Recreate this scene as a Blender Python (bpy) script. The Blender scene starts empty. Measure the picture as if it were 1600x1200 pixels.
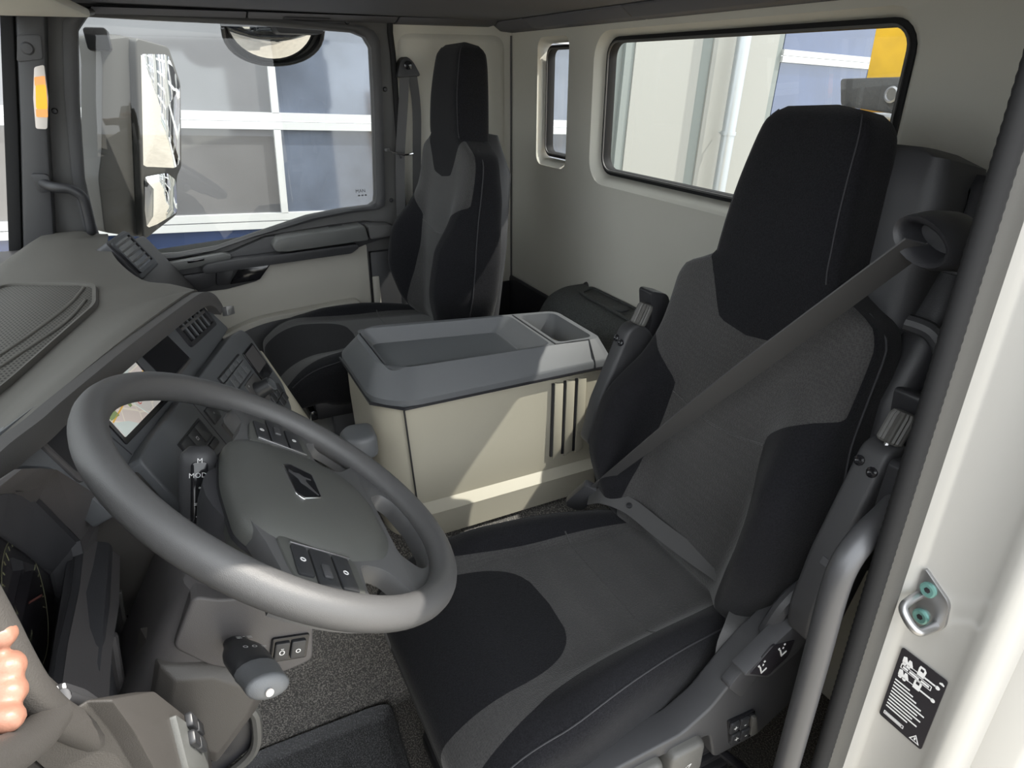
import bpy, bmesh, math, random
from mathutils import Vector, Matrix
from mathutils.geometry import tessellate_polygon
random.seed(7)
scene = bpy.context.scene
COL = scene.collection

# ------------------------------------------------------------------ camera
FPX = 1030.0
PSI, TH = math.radians(26.5), math.radians(25.5)
CAM = Vector((-0.35, 1.195, 1.55))
fwd = Vector((math.cos(PSI)*math.cos(TH), -math.sin(PSI)*math.cos(TH), -math.sin(TH)))
rgt = Vector((-math.sin(PSI), -math.cos(PSI), 0.0))
upv = rgt.cross(fwd)
cd = bpy.data.cameras.new('camera')
cd.sensor_width = 36.0
cd.lens = FPX/1600*36.0
cd.clip_start = 0.02
cam = bpy.data.objects.new('camera', cd)
COL.objects.link(cam)
cam.matrix_world = Matrix((( rgt.x, upv.x, -fwd.x, CAM.x), (rgt.y, upv.y, -fwd.y, CAM.y), (rgt.z, upv.z, -fwd.z, CAM.z), (0, 0, 0, 1)))
scene.camera = cam

# ------------------------------------------------------------------ light
w = bpy.data.worlds.new('sky'); scene.world = w; w.use_nodes = True
wn = w.node_tree.nodes; wl = w.node_tree.links
bg = wn['Background']
bg.inputs['Color'].default_value = (0.93, 0.97, 1.0, 1)
bg.inputs['Strength'].default_value = 1.35
sd = bpy.data.lights.new('sun', 'SUN'); sd.energy = 2.5; sd.angle = math.radians(0.55); sd.color = (1.0, 0.95, 0.86)
sun = bpy.data.objects.new('sun', sd); COL.objects.link(sun)
sun.rotation_mode = 'QUATERNION'
sun.rotation_quaternion = Vector((0.45, 1.0, -1.25)).to_track_quat('-Z', 'Y')
scene.view_settings.view_transform = 'Standard'
scene.view_settings.look = 'None'
scene.view_settings.exposure = 1.68
scene.view_settings.gamma = 1.0
scene.view_settings.use_curve_mapping = False
scene.cycles.max_bounces = 10
scene.cycles.transparent_max_bounces = 16

# ------------------------------------------------------------------ materials
MATS = {}
def pmat(name, col, rough=0.5, bump=None, noise=None, metallic=0.0, spec=0.5, sheen=0.0, coat=0.0):
    """procedural material; bump=(scale,strength,kind) noise=(scale,amount)"""
    m = bpy.data.materials.new(name); m.use_nodes = True
    nt = m.node_tree; n = nt.nodes; l = nt.links
    p = n['Principled BSDF']
    p.inputs['Base Color'].default_value = (*col, 1)
    p.inputs['Roughness'].default_value = rough
    p.inputs['Metallic'].default_value = metallic
    p.inputs['Specular IOR Level'].default_value = spec
    if sheen:
        p.inputs['Sheen Weight'].default_value = sheen
        p.inputs['Sheen Roughness'].default_value = 0.45
    if coat:
        p.inputs['Coat Weight'].default_value = coat
        p.inputs['Coat Roughness'].default_value = 0.08
    tc = n.new('ShaderNodeTexCoord')
    if noise:
        t = n.new('ShaderNodeTexNoise'); t.inputs['Scale'].default_value = noise[0]; t.inputs['Detail'].default_value = 4
        l.new(tc.outputs['Object'], t.inputs['Vector'])
        r = n.new('ShaderNodeMapRange')
        r.inputs['From Min'].default_value = 0.3; r.inputs['From Max'].default_value = 0.7
        r.inputs['To Min'].default_value = 1-noise[1]; r.inputs['To Max'].default_value = 1+noise[1]
        l.new(t.outputs['Fac'], r.inputs['Value'])
        v = n.new('ShaderNodeVectorMath'); v.operation = 'SCALE'; v.inputs[0].default_value = col
        l.new(r.outputs['Result'], v.inputs['Scale'])
        l.new(v.outputs['Vector'], p.inputs['Base Color'])
    if bump:
        sc, st, kind = bump
        b = n.new('ShaderNodeBump'); b.inputs['Strength'].default_value = st; b.inputs['Distance'].default_value = 0.002
        if kind == 'noise':
            t = n.new('ShaderNodeTexNoise'); t.inputs['Scale'].default_value = sc; t.inputs['Detail'].default_value = 2
            l.new(tc.outputs['Object'], t.inputs['Vector']); l.new(t.outputs['Fac'], b.inputs['Height'])
        elif kind == 'voronoi':
            t = n.new('ShaderNodeTexVoronoi'); t.inputs['Scale'].default_value = sc
            l.new(tc.outputs['Object'], t.inputs['Vector']); l.new(t.outputs['Distance'], b.inputs['Height'])
        l.new(b.outputs['Normal'], p.inputs['Normal'])
    MATS[name] = m
    return m

def weave_mat(name, c1, c2, scale):
    m = bpy.data.materials.new(name); m.use_nodes = True
    nt = m.node_tree; n = nt.nodes; l = nt.links; p = n['Principled BSDF']
    p.inputs['Roughness'].default_value = 0.85
    p.inputs['Specular IOR Level'].default_value = 0.2
    p.inputs['Sheen Weight'].default_value = 0.25
    tc = n.new('ShaderNodeTexCoord')
    mu = n.new('ShaderNodeTexVoronoi'); mu.inputs['Scale'].default_value = scale; mu.inputs['Randomness'].default_value = 0.55
    l.new(tc.outputs['Object'], mu.inputs['Vector'])
    no = n.new('ShaderNodeTexNoise'); no.inputs['Scale'].default_value = 9; no.inputs['Detail'].default_value = 5
    l.new(tc.outputs['Object'], no.inputs['Vector'])
    ad = n.new('ShaderNodeMath'); ad.operation = 'MULTIPLY_ADD'; ad.inputs[1].default_value = 0.7
    l.new(mu.outputs['Distance'], ad.inputs[0])
    s2 = n.new('ShaderNodeMath'); s2.operation = 'MULTIPLY'; s2.inputs[1].default_value = 0.5; l.new(no.outputs['Fac'], s2.inputs[0])
    l.new(s2.outputs['Value'], ad.inputs[2])
    mx = n.new('ShaderNodeMix'); mx.data_type = 'RGBA'
    mx.inputs['A'].default_value = (*c1, 1); mx.inputs['B'].default_value = (*c2, 1)
    l.new(ad.outputs['Value'], mx.inputs['Factor']); l.new(mx.outputs['Result'], p.inputs['Base Color'])
    bp = n.new('ShaderNodeBump'); bp.inputs['Strength'].default_value = 0.5; bp.inputs['Distance'].default_value = 0.0015
    l.new(mu.outputs['Distance'], bp.inputs['Height']); l.new(bp.outputs['Normal'], p.inputs['Normal'])
    MATS[name] = m; return m

def speck_mat(name, c1, c2, scale, rough=0.55, st=0.6, lo=0.45, hi=0.65):
    """vinyl with fine lighter grains"""
    m = bpy.data.materials.new(name); m.use_nodes = True
    nt = m.node_tree; n = nt.nodes; l = nt.links; p = n['Principled BSDF']
    p.inputs['Roughness'].default_value = rough
    tc = n.new('ShaderNodeTexCoord')
    t = n.new('ShaderNodeTexNoise'); t.inputs['Scale'].default_value = scale; t.inputs['Detail'].default_value = 3
    l.new(tc.outputs['Object'], t.inputs['Vector'])
    r = n.new('ShaderNodeMapRange'); r.inputs['From Min'].default_value = lo; r.inputs['From Max'].default_value = hi
    l.new(t.outputs['Fac'], r.inputs['Value'])
    mx = n.new('ShaderNodeMix'); mx.data_type = 'RGBA'
    mx.inputs['A'].default_value = (*c1, 1); mx.inputs['B'].default_value = (*c2, 1)
    l.new(r.outputs['Result'], mx.inputs['Factor']); l.new(mx.outputs['Result'], p.inputs['Base Color'])
    bp = n.new('ShaderNodeBump'); bp.inputs['Strength'].default_value = st; bp.inputs['Distance'].default_value = 0.002
    l.new(r.outputs['Result'], bp.inputs['Height']); l.new(bp.outputs['Normal'], p.inputs['Normal'])
    MATS[name] = m; return m

def glass_mat(name, tint, refl=0.08, rough=0.0):
    m = bpy.data.materials.new(name); m.use_nodes = True
    nt = m.node_tree; n = nt.nodes; l = nt.links
    n.remove(n['Principled BSDF'])
    tr = n.new('ShaderNodeBsdfTransparent'); tr.inputs['Color'].default_value = (*tint, 1)
    gl = n.new('ShaderNodeBsdfGlossy'); gl.inputs['Roughness'].default_value = rough
    lw = n.new('ShaderNodeLayerWeight'); lw.inputs['Blend'].default_value = 0.5
    pw = n.new('ShaderNodeMath'); pw.operation = 'POWER'; pw.inputs[1].default_value = 4.0
    l.new(lw.outputs['Facing'], pw.inputs[0])
    fr = n.new('ShaderNodeMath'); fr.operation = 'MULTIPLY_ADD'; fr.inputs[1].default_value = 0.6; fr.inputs[2].default_value = refl*0.6
    l.new(pw.outputs['Value'], fr.inputs[0])
    mx = n.new('ShaderNodeMixShader')
    l.new(fr.outputs['Value'], mx.inputs['Fac']); l.new(tr.outputs['BSDF'], mx.inputs[1]); l.new(gl.outputs['BSDF'], mx.inputs[2])
    l.new(mx.outputs['Shader'], n['Material Output'].inputs['Surface'])
    MATS[name] = m; return m

def emit_mat(name, col, strength):
    m = bpy.data.materials.new(name); m.use_nodes = True
    p = m.node_tree.nodes['Principled BSDF']
    p.inputs['Base Color'].default_value = (*col, 1)
    p.inputs['Emission Color'].default_value = (*col, 1)
    p.inputs['Emission Strength'].default_value = strength
    p.inputs['Roughness'].default_value = 0.2
    MATS[name] = m; return m

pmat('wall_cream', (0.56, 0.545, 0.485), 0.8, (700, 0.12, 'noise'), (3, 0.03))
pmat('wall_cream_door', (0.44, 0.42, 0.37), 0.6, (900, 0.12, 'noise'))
pmat('headliner', (0.10, 0.10, 0.112), 0.8, (500, 0.1, 'noise'))
pmat('door_grey', (0.085, 0.083, 0.082), 0.55, (900, 0.15, 'noise'))
pmat('door_dark', (0.045, 0.045, 0.048), 0.5, (900, 0.15, 'noise'))
pmat('black_plastic', (0.022, 0.022, 0.025), 0.45, (700, 0.15, 'noise'))
pmat('black_gloss', (0.012, 0.012, 0.014), 0.12)
pmat('rubber', (0.014, 0.014, 0.015), 0.75, spec=0.25)
pmat('rubber_grey', (0.062, 0.06, 0.056), 0.6, (400, 0.1, 'noise'))
pmat('dash_top', (0.098, 0.093, 0.083), 0.62, (1100, 0.25, 'noise'), (6, 0.04))
pmat('dash_brow', (0.078, 0.075, 0.074), 0.55, (900, 0.15, 'noise'))
pmat('dash_panel', (0.098, 0.103, 0.110), 0.5, (1000, 0.15, 'noise'))
pmat('dash_dark', (0.047, 0.047, 0.052), 0.5, (1000, 0.15, 'noise'))
pmat('dash_mid', (0.080, 0.075, 0.076), 0.5, (1000, 0.15, 'noise'))
pmat('column_grey', (0.062, 0.057, 0.053), 0.5, (1000, 0.2, 'noise'))
pmat('wheel_grip', (0.080, 0.079, 0.080), 0.42, (1500, 0.2, 'noise'))
pmat('wheel_hub', (0.080, 0.082, 0.077), 0.5, (1300, 0.2, 'noise'))
pmat('wheel_spoke', (0.090, 0.090, 0.092), 0.42, (1300, 0.15, 'noise'))
pmat('button', (0.03, 0.031, 0.034), 0.4)
pmat('lid_grey', (0.118, 0.123, 0.130), 0.42, (1200, 0.2, 'noise'))
pmat('lid_dark', (0.05, 0.055, 0.06), 0.5)
pmat('console_beige', (0.43, 0.40, 0.32), 0.5, (1000, 0.12, 'noise'))
pmat('console_step', (0.46, 0.43, 0.35), 0.5, (1000, 0.12, 'noise'))
pmat('velour', (0.0125, 0.0125, 0.0145), 0.95, (700, 0.6, 'noise'), (420, 0.35), sheen=0.09, spec=0.1)
weave_mat('weave', (0.016, 0.016, 0.017), (0.068, 0.066, 0.065), 330)
pmat('thread', (0.032, 0.032, 0.036), 0.8)
pmat('seat_plastic', (0.042, 0.042, 0.045), 0.5, (1000, 0.15, 'noise'))
pmat('seat_shell', (0.05, 0.05, 0.054), 0.55, (900, 0.15, 'noise'))
pmat('seat_handle', (0.085, 0.083, 0.078), 0.5, (900, 0.15, 'noise'))
pmat('webbing', (0.062, 0.061, 0.062), 0.55, (900, 0.2, 'noise'))
pmat('steel_grey', (0.085, 0.085, 0.09), 0.42, metallic=0.35)
pmat('steel_bright', (0.36, 0.36, 0.365), 0.34, metallic=0.9)
pmat('armrest_grey', (0.115, 0.117, 0.113), 0.42, (1000, 0.15, 'noise'))
pmat('mirror_shell', (0.075, 0.073, 0.068), 0.5)
pmat('chrome', (0.75, 0.75, 0.77), 0.12, metallic=1.0)
pmat('green_screw', (0.16, 0.33, 0.30), 0.35, metallic=0.5)
pmat('white_paint', (0.40, 0.39, 0.37), 0.25, coat=0.4)
pmat('white_print', (0.75, 0.75, 0.75), 0.6)
pmat('red_print', (0.6, 0.05, 0.05), 0.5)
pmat('label_black', (0.02, 0.018, 0.022), 0.35)
speck_mat('floor_vinyl', (0.05, 0.047, 0.044), (0.27, 0.25, 0.225), 300, lo=0.46, hi=0.66)
speck_mat('floor_mat', (0.03, 0.03, 0.032), (0.16, 0.16, 0.165), 380, lo=0.45, hi=0.7)
speck_mat('engine_cover', (0.045, 0.048, 0.047), (0.10, 0.105, 0.105), 300, lo=0.4, hi=0.7)
glass_mat('cab_glass', (0.66, 0.68, 0.68), 0.06)
glass_mat('clear_lens', (0.9, 0.9, 0.9), 0.2)
pmat('mirror_glass', (0.86, 0.86, 0.86), 0.015, metallic=1.0)
emit_mat('lamp_orange', (1.0, 0.30, 0.01), 0.35)
emit_mat('lamp_soft', (0.9, 0.36, 0.10), 0.12)
pmat('lamp_clear', (0.72, 0.66, 0.62), 0.25)
pmat('skin', (0.30, 0.145, 0.10), 0.45, (300, 0.15, 'noise'), (25, 0.12))
pmat('nail', (0.45, 0.24, 0.19), 0.3)
# outside
pmat('facade_white', (0.29, 0.29, 0.268), 0.55)
pmat('facade_frame', (0.50, 0.51, 0.51), 0.4)
pmat('facade_joint', (0.19, 0.21, 0.20), 0.6)
pmat('facade_pane', (0.125, 0.125, 0.13), 0.06, spec=1.0, noise=(1.3, 0.25), coat=0.6)
pmat('facade_pane_cool_reflect', (0.095, 0.112, 0.15), 0.06, spec=1.0, noise=(2.2, 0.35), coat=0.6)  # bluish reflection in the glass is put into the base colour
pmat('facade_pane_blue_reflect', (0.03, 0.05, 0.12), 0.06, spec=1.0, noise=(1.6, 0.3), coat=0.6)  # deeper blue reflection painted as the colour of the pane
pmat('pipe_zinc', (0.45, 0.48, 0.50), 0.4, metallic=0.6)
pmat('crane_yellow', (0.75, 0.44, 0.02), 0.35, noise=(14, 0.1))
pmat('crane_black', (0.06, 0.06, 0.06), 0.5, (60, 0.8, 'noise'))

# ------------------------------------------------------------------ mesh helpers
def link(o, parent=None, local=False):
    COL.objects.link(o)
    if parent is not None:
        o.parent = parent
        if parent.type == 'EMPTY' and not local:
            o.matrix_parent_inverse = parent.matrix_basis.inverted()
    return o

def props(o, label=None, cat=None, group=None, kind=None):
    if label: o['label'] = label
    if cat: o['category'] = cat
    if group: o['group'] = group
    if kind: o['kind'] = kind
    return o

def thing(name, label, cat, loc=(0, 0, 0), rot=(0, 0, 0), group=None, kind=None):
    o = bpy.data.objects.new(name, None); o.empty_display_size = 0.05
    o.location = loc; o.rotation_euler = rot
    COL.objects.link(o)
    return props(o, label, cat, group, kind)

def finish(bm, name, mat, parent=None, smooth=35, bevel=0, seg=2, local=False, recalc=True, bang=25):
    bmesh.ops.remove_doubles(bm, verts=bm.verts, dist=1e-5)
    if recalc: bmesh.ops.recalc_face_normals(bm, faces=bm.faces)
    if bevel:
        es = [e for e in bm.edges if len(e.link_faces) == 2 and e.calc_face_angle(0) > math.radians(bang)]
        bmesh.ops.bevel(bm, geom=es, offset=bevel, segments=seg, profile=0.5, affect='EDGES', clamp_overlap=True)
    me = bpy.data.meshes.new(name); bm.to_mesh(me); bm.free()
    if smooth:
        me.shade_smooth()
        me.set_sharp_from_angle(angle=math.radians(smooth))
    ml = mat if isinstance(mat, (list, tuple)) else [mat]
    for mm in ml: me.materials.append(MATS[mm])
    return link(bpy.data.objects.new(name, me), parent, local)

def mesh(name, vs, fs, mat, parent=None, **k):
    bm = bmesh.new()
    bv = [bm.verts.new(v) for v in vs]
    for f in fs:
        try: bm.faces.new([bv[i] for i in f])
        except ValueError: pass
    return finish(bm, name, mat, parent, **k)

def bm_add(bm, vs, fs):
    bv = [bm.verts.new(v) for v in vs]
    for f in fs:
        try: bm.faces.new([bv[i] for i in f])
        except ValueError: pass

class Frame:
    def __init__(s, o, e1, e2, n=None):
        s.o = Vector(o); s.e1 = Vector(e1).normalized(); e2 = Vector(e2)
        s.e2 = (e2 - s.e1*e2.dot(s.e1)).normalized()
        s.n = Vector(n).normalized() if n is not None else s.e1.cross(s.e2)
    def __call__(s, a, b, c=0.0): return s.o + s.e1*a + s.e2*b + s.n*c
    def off(s, a, b, c=0.0): return Frame(s(a, b, c), s.e1, s.e2, s.n)

FX = lambda x: Frame((x, 0, 0), (0, 1, 0), (0, 0, 1), (1, 0, 0))     # coords (y,z), depth +x
FY = lambda y: Frame((0, y, 0), (1, 0, 0), (0, 0, 1), (0, 1, 0))     # coords (x,z), depth +y
FZ = lambda z: Frame((0, 0, z), (1, 0, 0), (0, 1, 0), (0, 0, 1))     # coords (x,y), depth +z

def prism_data(poly, fr, d0, d1, holes=()):
    n = len(poly)
    loops = [list(poly)] + [list(h) for h in holes]
    flat = [p for lp in loops for p in lp]
    if holes:
        tris = tessellate_polygon([[Vector((p[0], p[1], 0)) for p in lp] for lp in loops])
    else:
        tris = [tuple(range(n))]
    m = len(flat)
    vs = [fr(p[0], p[1], d0) for p in flat] + [fr(p[0], p[1], d1) for p in flat]
    fs = [tuple(t) for t in tris] + [tuple(i+m for i in reversed(t)) for t in tris]
    st = 0
    for lp in loops:
        k = len(lp)
        for i in range(k):
            a, b = st+i, st+(i+1) % k
            fs.append((a, b, b+m, a+m))
        st += k
    return vs, fs

def prism(name, poly, fr, d0, d1, mat, parent=None, holes=(), **k):
    vs, fs = prism_data(poly, fr, d0, d1, holes)
    return mesh(name, vs, fs, mat, parent, **k)

def rrect(x0, x1, y0, y1, r, n=4):
    out = []
    for cx, cy, a0 in ((x1-r, y1-r, 0), (x0+r, y1-r, 90), (x0+r, y0+r, 180), (x1-r, y0+r, 270)):
        for i in range(n+1):
            a = math.radians(a0+90*i/n); out.append((cx+r*math.cos(a), cy+r*math.sin(a)))
    return out

def roundpoly(pts, r, n=4):
    """round the corners of a 2d polygon; r number or list"""
    out = []; m = len(pts)
    for i in range(m):
        p = Vector(pts[i]); a = Vector(pts[i-1]); b = Vector(pts[(i+1) % m])
        rr = r[i] if isinstance(r, (list, tuple)) else r
        da, db = (a-p), (b-p)
        q = min(rr, da.length*0.45, db.length*0.45)
        if q < 1e-5: out.append(tuple(p)); continue
        s, e = p+da.normalized()*q, p+db.normalized()*q
        for k in range(n+1):
            t = k/n
            out.append(tuple((1-t)**2*s + 2*t*(1-t)*p + t*t*e))
    return out

def box(name, x0, x1, y0, y1, z0, z1, mat, parent=None, **k):
    return prism(name, [(x0, y0), (x1, y0), (x1, y1), (x0, y1)], FZ(0), z0, z1, mat, parent, **k)

def smooth_path(pts, n=8):
    P = [Vector(p) for p in pts]; out = []
    for i in range(len(P)-1):
        p0 = P[max(i-1, 0)]; p1 = P[i]; p2 = P[i+1]; p3 = P[min(i+2, len(P)-1)]
        for k in range(n):
            t = k/n
            out.append(0.5*((2*p1)+(p2-p0)*t+(2*p0-5*p1+4*p2-p3)*t*t+(3*p1-p0-3*p2+p3)*t**3))
    out.append(P[-1]); return out

def sweep_data(path, prof, up=None, closed=False, scale=None, caps=True):
    """sweep closed 2d profile (list of (a,b)) along path"""
    P = [Vector(p) for p in path]; n = len(P); m = len(prof)
    vs = []; fs = []
    prev = None
    for i in range(n):
        if closed: t = (P[(i+1) % n]-P[i-1]).normalized()
        else: t = (P[min(i+1, n-1)]-P[max(i-1, 0)]).normalized()
        if up is not None:
            u = Vector(up)
            a = t.cross(u).normalized(); b = a.cross(t).normalized()
        else:
            if prev is None:
                u = Vector((0, 0, 1)) if abs(t.z) < 0.9 else Vector((1, 0, 0))
                a = t.cross(u).normalized()
            else:
                a = (prev - t*prev.dot(t)).normalized()
            prev = a; b = a.cross(t).normalized()
        s = scale[i] if scale else 1.0
        for q in prof: vs.append(P[i]+a*q[0]*s+b*q[1]*s)
    for i in range(n if closed else n-1):
        j = (i+1) % n
        for k in range(m):
            k2 = (k+1) % m
            fs.append((i*m+k, i*m+k2, j*m+k2, j*m+k))
    if caps and not closed:
        fs.append(tuple(range(m))); fs.append(tuple((n-1)*m+k for k in reversed(range(m))))
    return vs, fs

def circ(r, n=10, ry=None):
    ry = r if ry is None else ry
    return [(r*math.cos(2*math.pi*k/n), ry*math.sin(2*math.pi*k/n)) for k in range(n)]

def tube(name, pts, r, mat, parent=None, n=10, sm=6, closed=False, scale=None, **k):
    path = smooth_path(pts, sm) if sm else pts
    vs, fs = sweep_data(path, circ(r, n), closed=closed, scale=scale)
    return mesh(name, vs, fs, mat, parent, **k)

def loft_data(loops, cap0=True, cap1=True, closed=True):
    m = len(loops[0]); vs = [Vector(p) for lp in loops for p in lp]; fs = []
    for i in range(len(loops)-1):
        for k in range(m if closed else m-1):
            k2 = (k+1) % m
            fs.append((i*m+k, i*m+k2, (i+1)*m+k2, (i+1)*m+k))
    if cap0: fs.append(tuple(reversed(range(m))))
    if cap1: fs.append(tuple((len(loops)-1)*m+k for k in range(m)))
    return vs, fs

def loft(name, loops, mat, parent=None, cap0=True, cap1=True, closed=True, **k):
    vs, fs = loft_data(loops, cap0, cap1, closed)
    return mesh(name, vs, fs, mat, parent, **k)

def lathe(name, prof, fr, mat, parent=None, n=20, **k):
    """prof list of (radius, depth along n)"""
    loops = [[fr(r*math.cos(2*math.pi*i/n), r*math.sin(2*math.pi*i/n), d) for i in range(n)] for r, d in prof]
    return loft(name, loops, mat, parent, **k)

def strip(name, path, width_dir, wd, th, mat, parent=None, **k):
    """flat ribbon along a path: width along width_dir (vector or list), thickness th"""
    P = [Vector(p) for p in path]; vs = []; fs = []
    for i, p in enumerate(P):
        t = (P[min(i+1, len(P)-1)]-P[max(i-1, 0)]).normalized()
        wv = Vector(width_dir[i] if isinstance(width_dir, list) else width_dir)
        wv = (wv - t*wv.dot(t)).normalized(); nv = t.cross(wv)
        ww = wd[i] if isinstance(wd, list) else wd
        vs += [p+wv*ww/2+nv*th/2, p-wv*ww/2+nv*th/2, p-wv*ww/2-nv*th/2, p+wv*ww/2-nv*th/2]
    for i in range(len(P)-1):
        for q in range(4):
            q2 = (q+1) % 4
            fs.append((i*4+q, i*4+q2, i*4+4+q2, i*4+4+q))
    fs.append((3, 2, 1, 0)); e = (len(P)-1)*4; fs.append((e, e+1, e+2, e+3))
    return mesh(name, vs, fs, mat, parent, **k)

def text(name, s, fr, size, mat, parent=None, d=0.0006, align='CENTER', rot=0.0):
    cu = bpy.data.curves.new('tmp', 'FONT'); cu.body = s; cu.size = size; cu.align_x = align; cu.align_y = 'CENTER'; cu.resolution_u = 2
    o = bpy.data.objects.new('tmp', cu); COL.objects.link(o)
    dg = bpy.context.evaluated_depsgraph_get()
    me = bpy.data.meshes.new_from_object(o.evaluated_get(dg))
    COL.objects.unlink(o); bpy.data.objects.remove(o)
    c, sn = math.cos(rot), math.sin(rot)
    for v in me.vertices:
        x, y = v.co.x*c-v.co.y*sn, v.co.x*sn+v.co.y*c
        v.co = fr(x, y, d)
    me.name = name; me.materials.append(MATS[mat])
    return link(bpy.data.objects.new(name, me), parent)

def tab(T):
    """monotone cubic interpolation of a table [(x,y),...]"""
    X = [a for a, b in T]; Y = [b for a, b in T]; n = len(T)
    d = [(Y[i+1]-Y[i])/(X[i+1]-X[i]) for i in range(n-1)]
    m = [d[0]]+[0 if d[i-1]*d[i] <= 0 else 2*d[i-1]*d[i]/(d[i-1]+d[i]) for i in range(1, n-1)]+[d[-1]]
    def f(x):
        if x <= X[0]: return Y[0]
        if x >= X[-1]: return Y[-1]
        k = 0
        while x > X[k+1]: k += 1
        h = X[k+1]-X[k]; t = (x-X[k])/h
        return (2*t**3-3*t*t+1)*Y[k]+(t**3-2*t*t+t)*h*m[k]+(-2*t**3+3*t*t)*Y[k+1]+(t**3-t*t)*h*m[k+1]
    return f
def sstep(a, b, x):
    t = max(0.0, min(1.0, (x-a)/(b-a))); return t*t*(3-2*t)
def clipped(nt, nh, h0, h1, S, zones):
    """surface S(t,h) split into zones by implicit functions; returns list of (verts,faces) per zone + rest"""
    polys = []
    for i in range(nt):
        for j in range(nh):
            t0, t1 = 2*math.pi*i/nt, 2*math.pi*(i+1)/nt
            a, b = h0+(h1-h0)*j/nh, h0+(h1-h0)*(j+1)/nh
            polys.append([(t0, a), (t1, a), (t1, b), (t0, b)])
    res = []
    for Fz in zones:
        ins, rest = [], []
        for P in polys:
            v = [Fz(*p) for p in P]
            if min(v) >= 0: ins.append(P); continue
            if max(v) <= 0: rest.append(P); continue
            A, B = [], []
            for k in range(len(P)):
                p, q, vp, vq = P[k], P[(k+1) % len(P)], v[k], v[(k+1) % len(P)]
                if vp >= 0: A.append(p)
                if vp <= 0: B.append(p)
                if vp*vq < 0:
                    s = vp/(vp-vq); x = (p[0]+(q[0]-p[0])*s, p[1]+(q[1]-p[1])*s)
                    A.append(x); B.append(x)
            if len(A) > 2: ins.append(A)
            if len(B) > 2: rest.append(B)
        res.append(ins); polys = rest
    res.append(polys)
    out = []
    for ps in res:
        idx = {}; vs = []; fs = []
        for P in ps:
            f = []
            for p in P:
                c = S(*p); key = (round(c[0], 5), round(c[1], 5), round(c[2], 5))
                if key not in idx: idx[key] = len(vs); vs.append(c)
                if not f or f[-1] != idx[key]: f.append(idx[key])
            if len(f) > 2 and f[0] == f[-1]: f = f[:-1]
            if len(set(f)) > 2: fs.append(tuple(f))
        out.append((vs, fs))
    return out

# ================================================================== THE SETTING
# ---- outside: ground, building, downpipe, crane
ground_m = pmat('paving', (0.33, 0.30, 0.25), 0.8, (12, 0.4, 'voronoi'), (5, 0.1))
TILT = 0.05
g = mesh('ground', [(-30, -40, 0), (40, -40, 0), (40, 40, 0), (-30, 40, 0)], [(0, 1, 2, 3)], 'paving', smooth=0)
g.location = (0, 0, -1.1); g.rotation_euler = (TILT, 0, 0)
props(g, 'pale sunlit paved yard outside the cab', 'ground', kind='structure')

bld = thing('workshop_building', 'white workshop building with glazed sectional doors beyond the passenger window', 'building', (3.6, 0, -1.1), (TILT, 0, 0))
FB = Frame((0, 0, 0), (0, 1, 0), (0, 0, 1), (1, 0, 0))
SEC, Z0 = 0.523, 2.366
def bay(y0, y1, mulls, detail):
    prism('bay_frame', [(y0-0.09, 0), (y1+0.09, 0), (y1+0.09, 4.9), (y0-0.09, 4.9)], FB, 0.02, 0.2, 'facade_joint', bld, local=True,
          holes=[[(y0, 0.05), (y1, 0.05), (y1, 4.8), (y0, 4.8)]], smooth=0)
    for k in range(-4, 5):
        z = Z0+k*SEC
        if z > 4.9: continue
        prism('rail', [(y0, z+0.003), (y1, z+0.003), (y1, z+0.042), (y0, z+0.042)], FB, 0.0, 0.05, 'facade_frame', bld, local=True, smooth=0)
        prism('rail', [(y0, z-0.042), (y1, z-0.042), (y1, z-0.003), (y0, z-0.003)], FB, 0.0, 0.05, 'facade_frame', bld, local=True, smooth=0)
        cuts = [y0]+[m for m in mulls]+[y1] if detail else [y0, y1]
        for a, b in zip(cuts, cuts[1:]):
            mt = 'facade_pane_blue_reflect' if (k <= -2 or y1 < 0) else ('facade_pane_cool_reflect' if b < .8 else 'facade_pane')
            prism('pane', [(a+0.017, z+0.04), (b-0.017, z+0.04), (b-0.017, z+SEC-0.04), (a+0.017, z+SEC-0.04)], FB, 0.028, 0.045, mt, bld, local=True, smooth=0)
        for m_ in mulls:
            prism('mullion', [(m_-0.018, z+0.04), (m_+0.018, z+0.04), (m_+0.018, z+SEC-0.04), (m_-0.018, z+SEC-0.04)], FB, 0.0, 0.05, 'facade_frame', bld, local=True, smooth=0)
bay(-1.36, 4.9, [-0.32, 0.752, 1.83, 2.9, 3.95], True)
bay(-6.6, -2.86, [-3.9, -4.95, -5.9], True)
for k in range(1, 5): bay(-6.6-5.05*k, -2.86-5.05*k, [-3.9-5.05*k, -4.95-5.05*k, -5.9-5.05*k], False)
bay(6.4, 11, [7.5, 8.6, 9.7], False)
for k in range(0, 5):
    a, b = -2.77-5.05*k, -1.45-5.05*k
    for p, q, mt, nm, d_ in ((a, a+.60, 'facade_white', 'wall_panel', -.02), (a+.60, a+.70, 'facade_joint', 'wall_joint', -.005), (a+.70, b-.07, 'facade_white', 'wall_panel', -.02), (b-.07, b, 'facade_joint', 'wall_joint', -.01)):
        prism(nm, [(p, 0), (q, 0), (q, 4.9), (p, 4.9)], FB, d_, .2, mt, bld, local=True, smooth=0)
prism('wall_panel', [(4.99, 0), (6.31, 0), (6.31, 4.9), (4.99, 4.9)], FB, -0.02, 0.2, 'facade_white', bld, local=True, smooth=0)
prism('parapet', [(-28, 4.9), (11, 4.9), (11, 5.6), (-28, 5.6)], FB, -0.03, 0.2, 'facade_white', bld, local=True, smooth=0)

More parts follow.
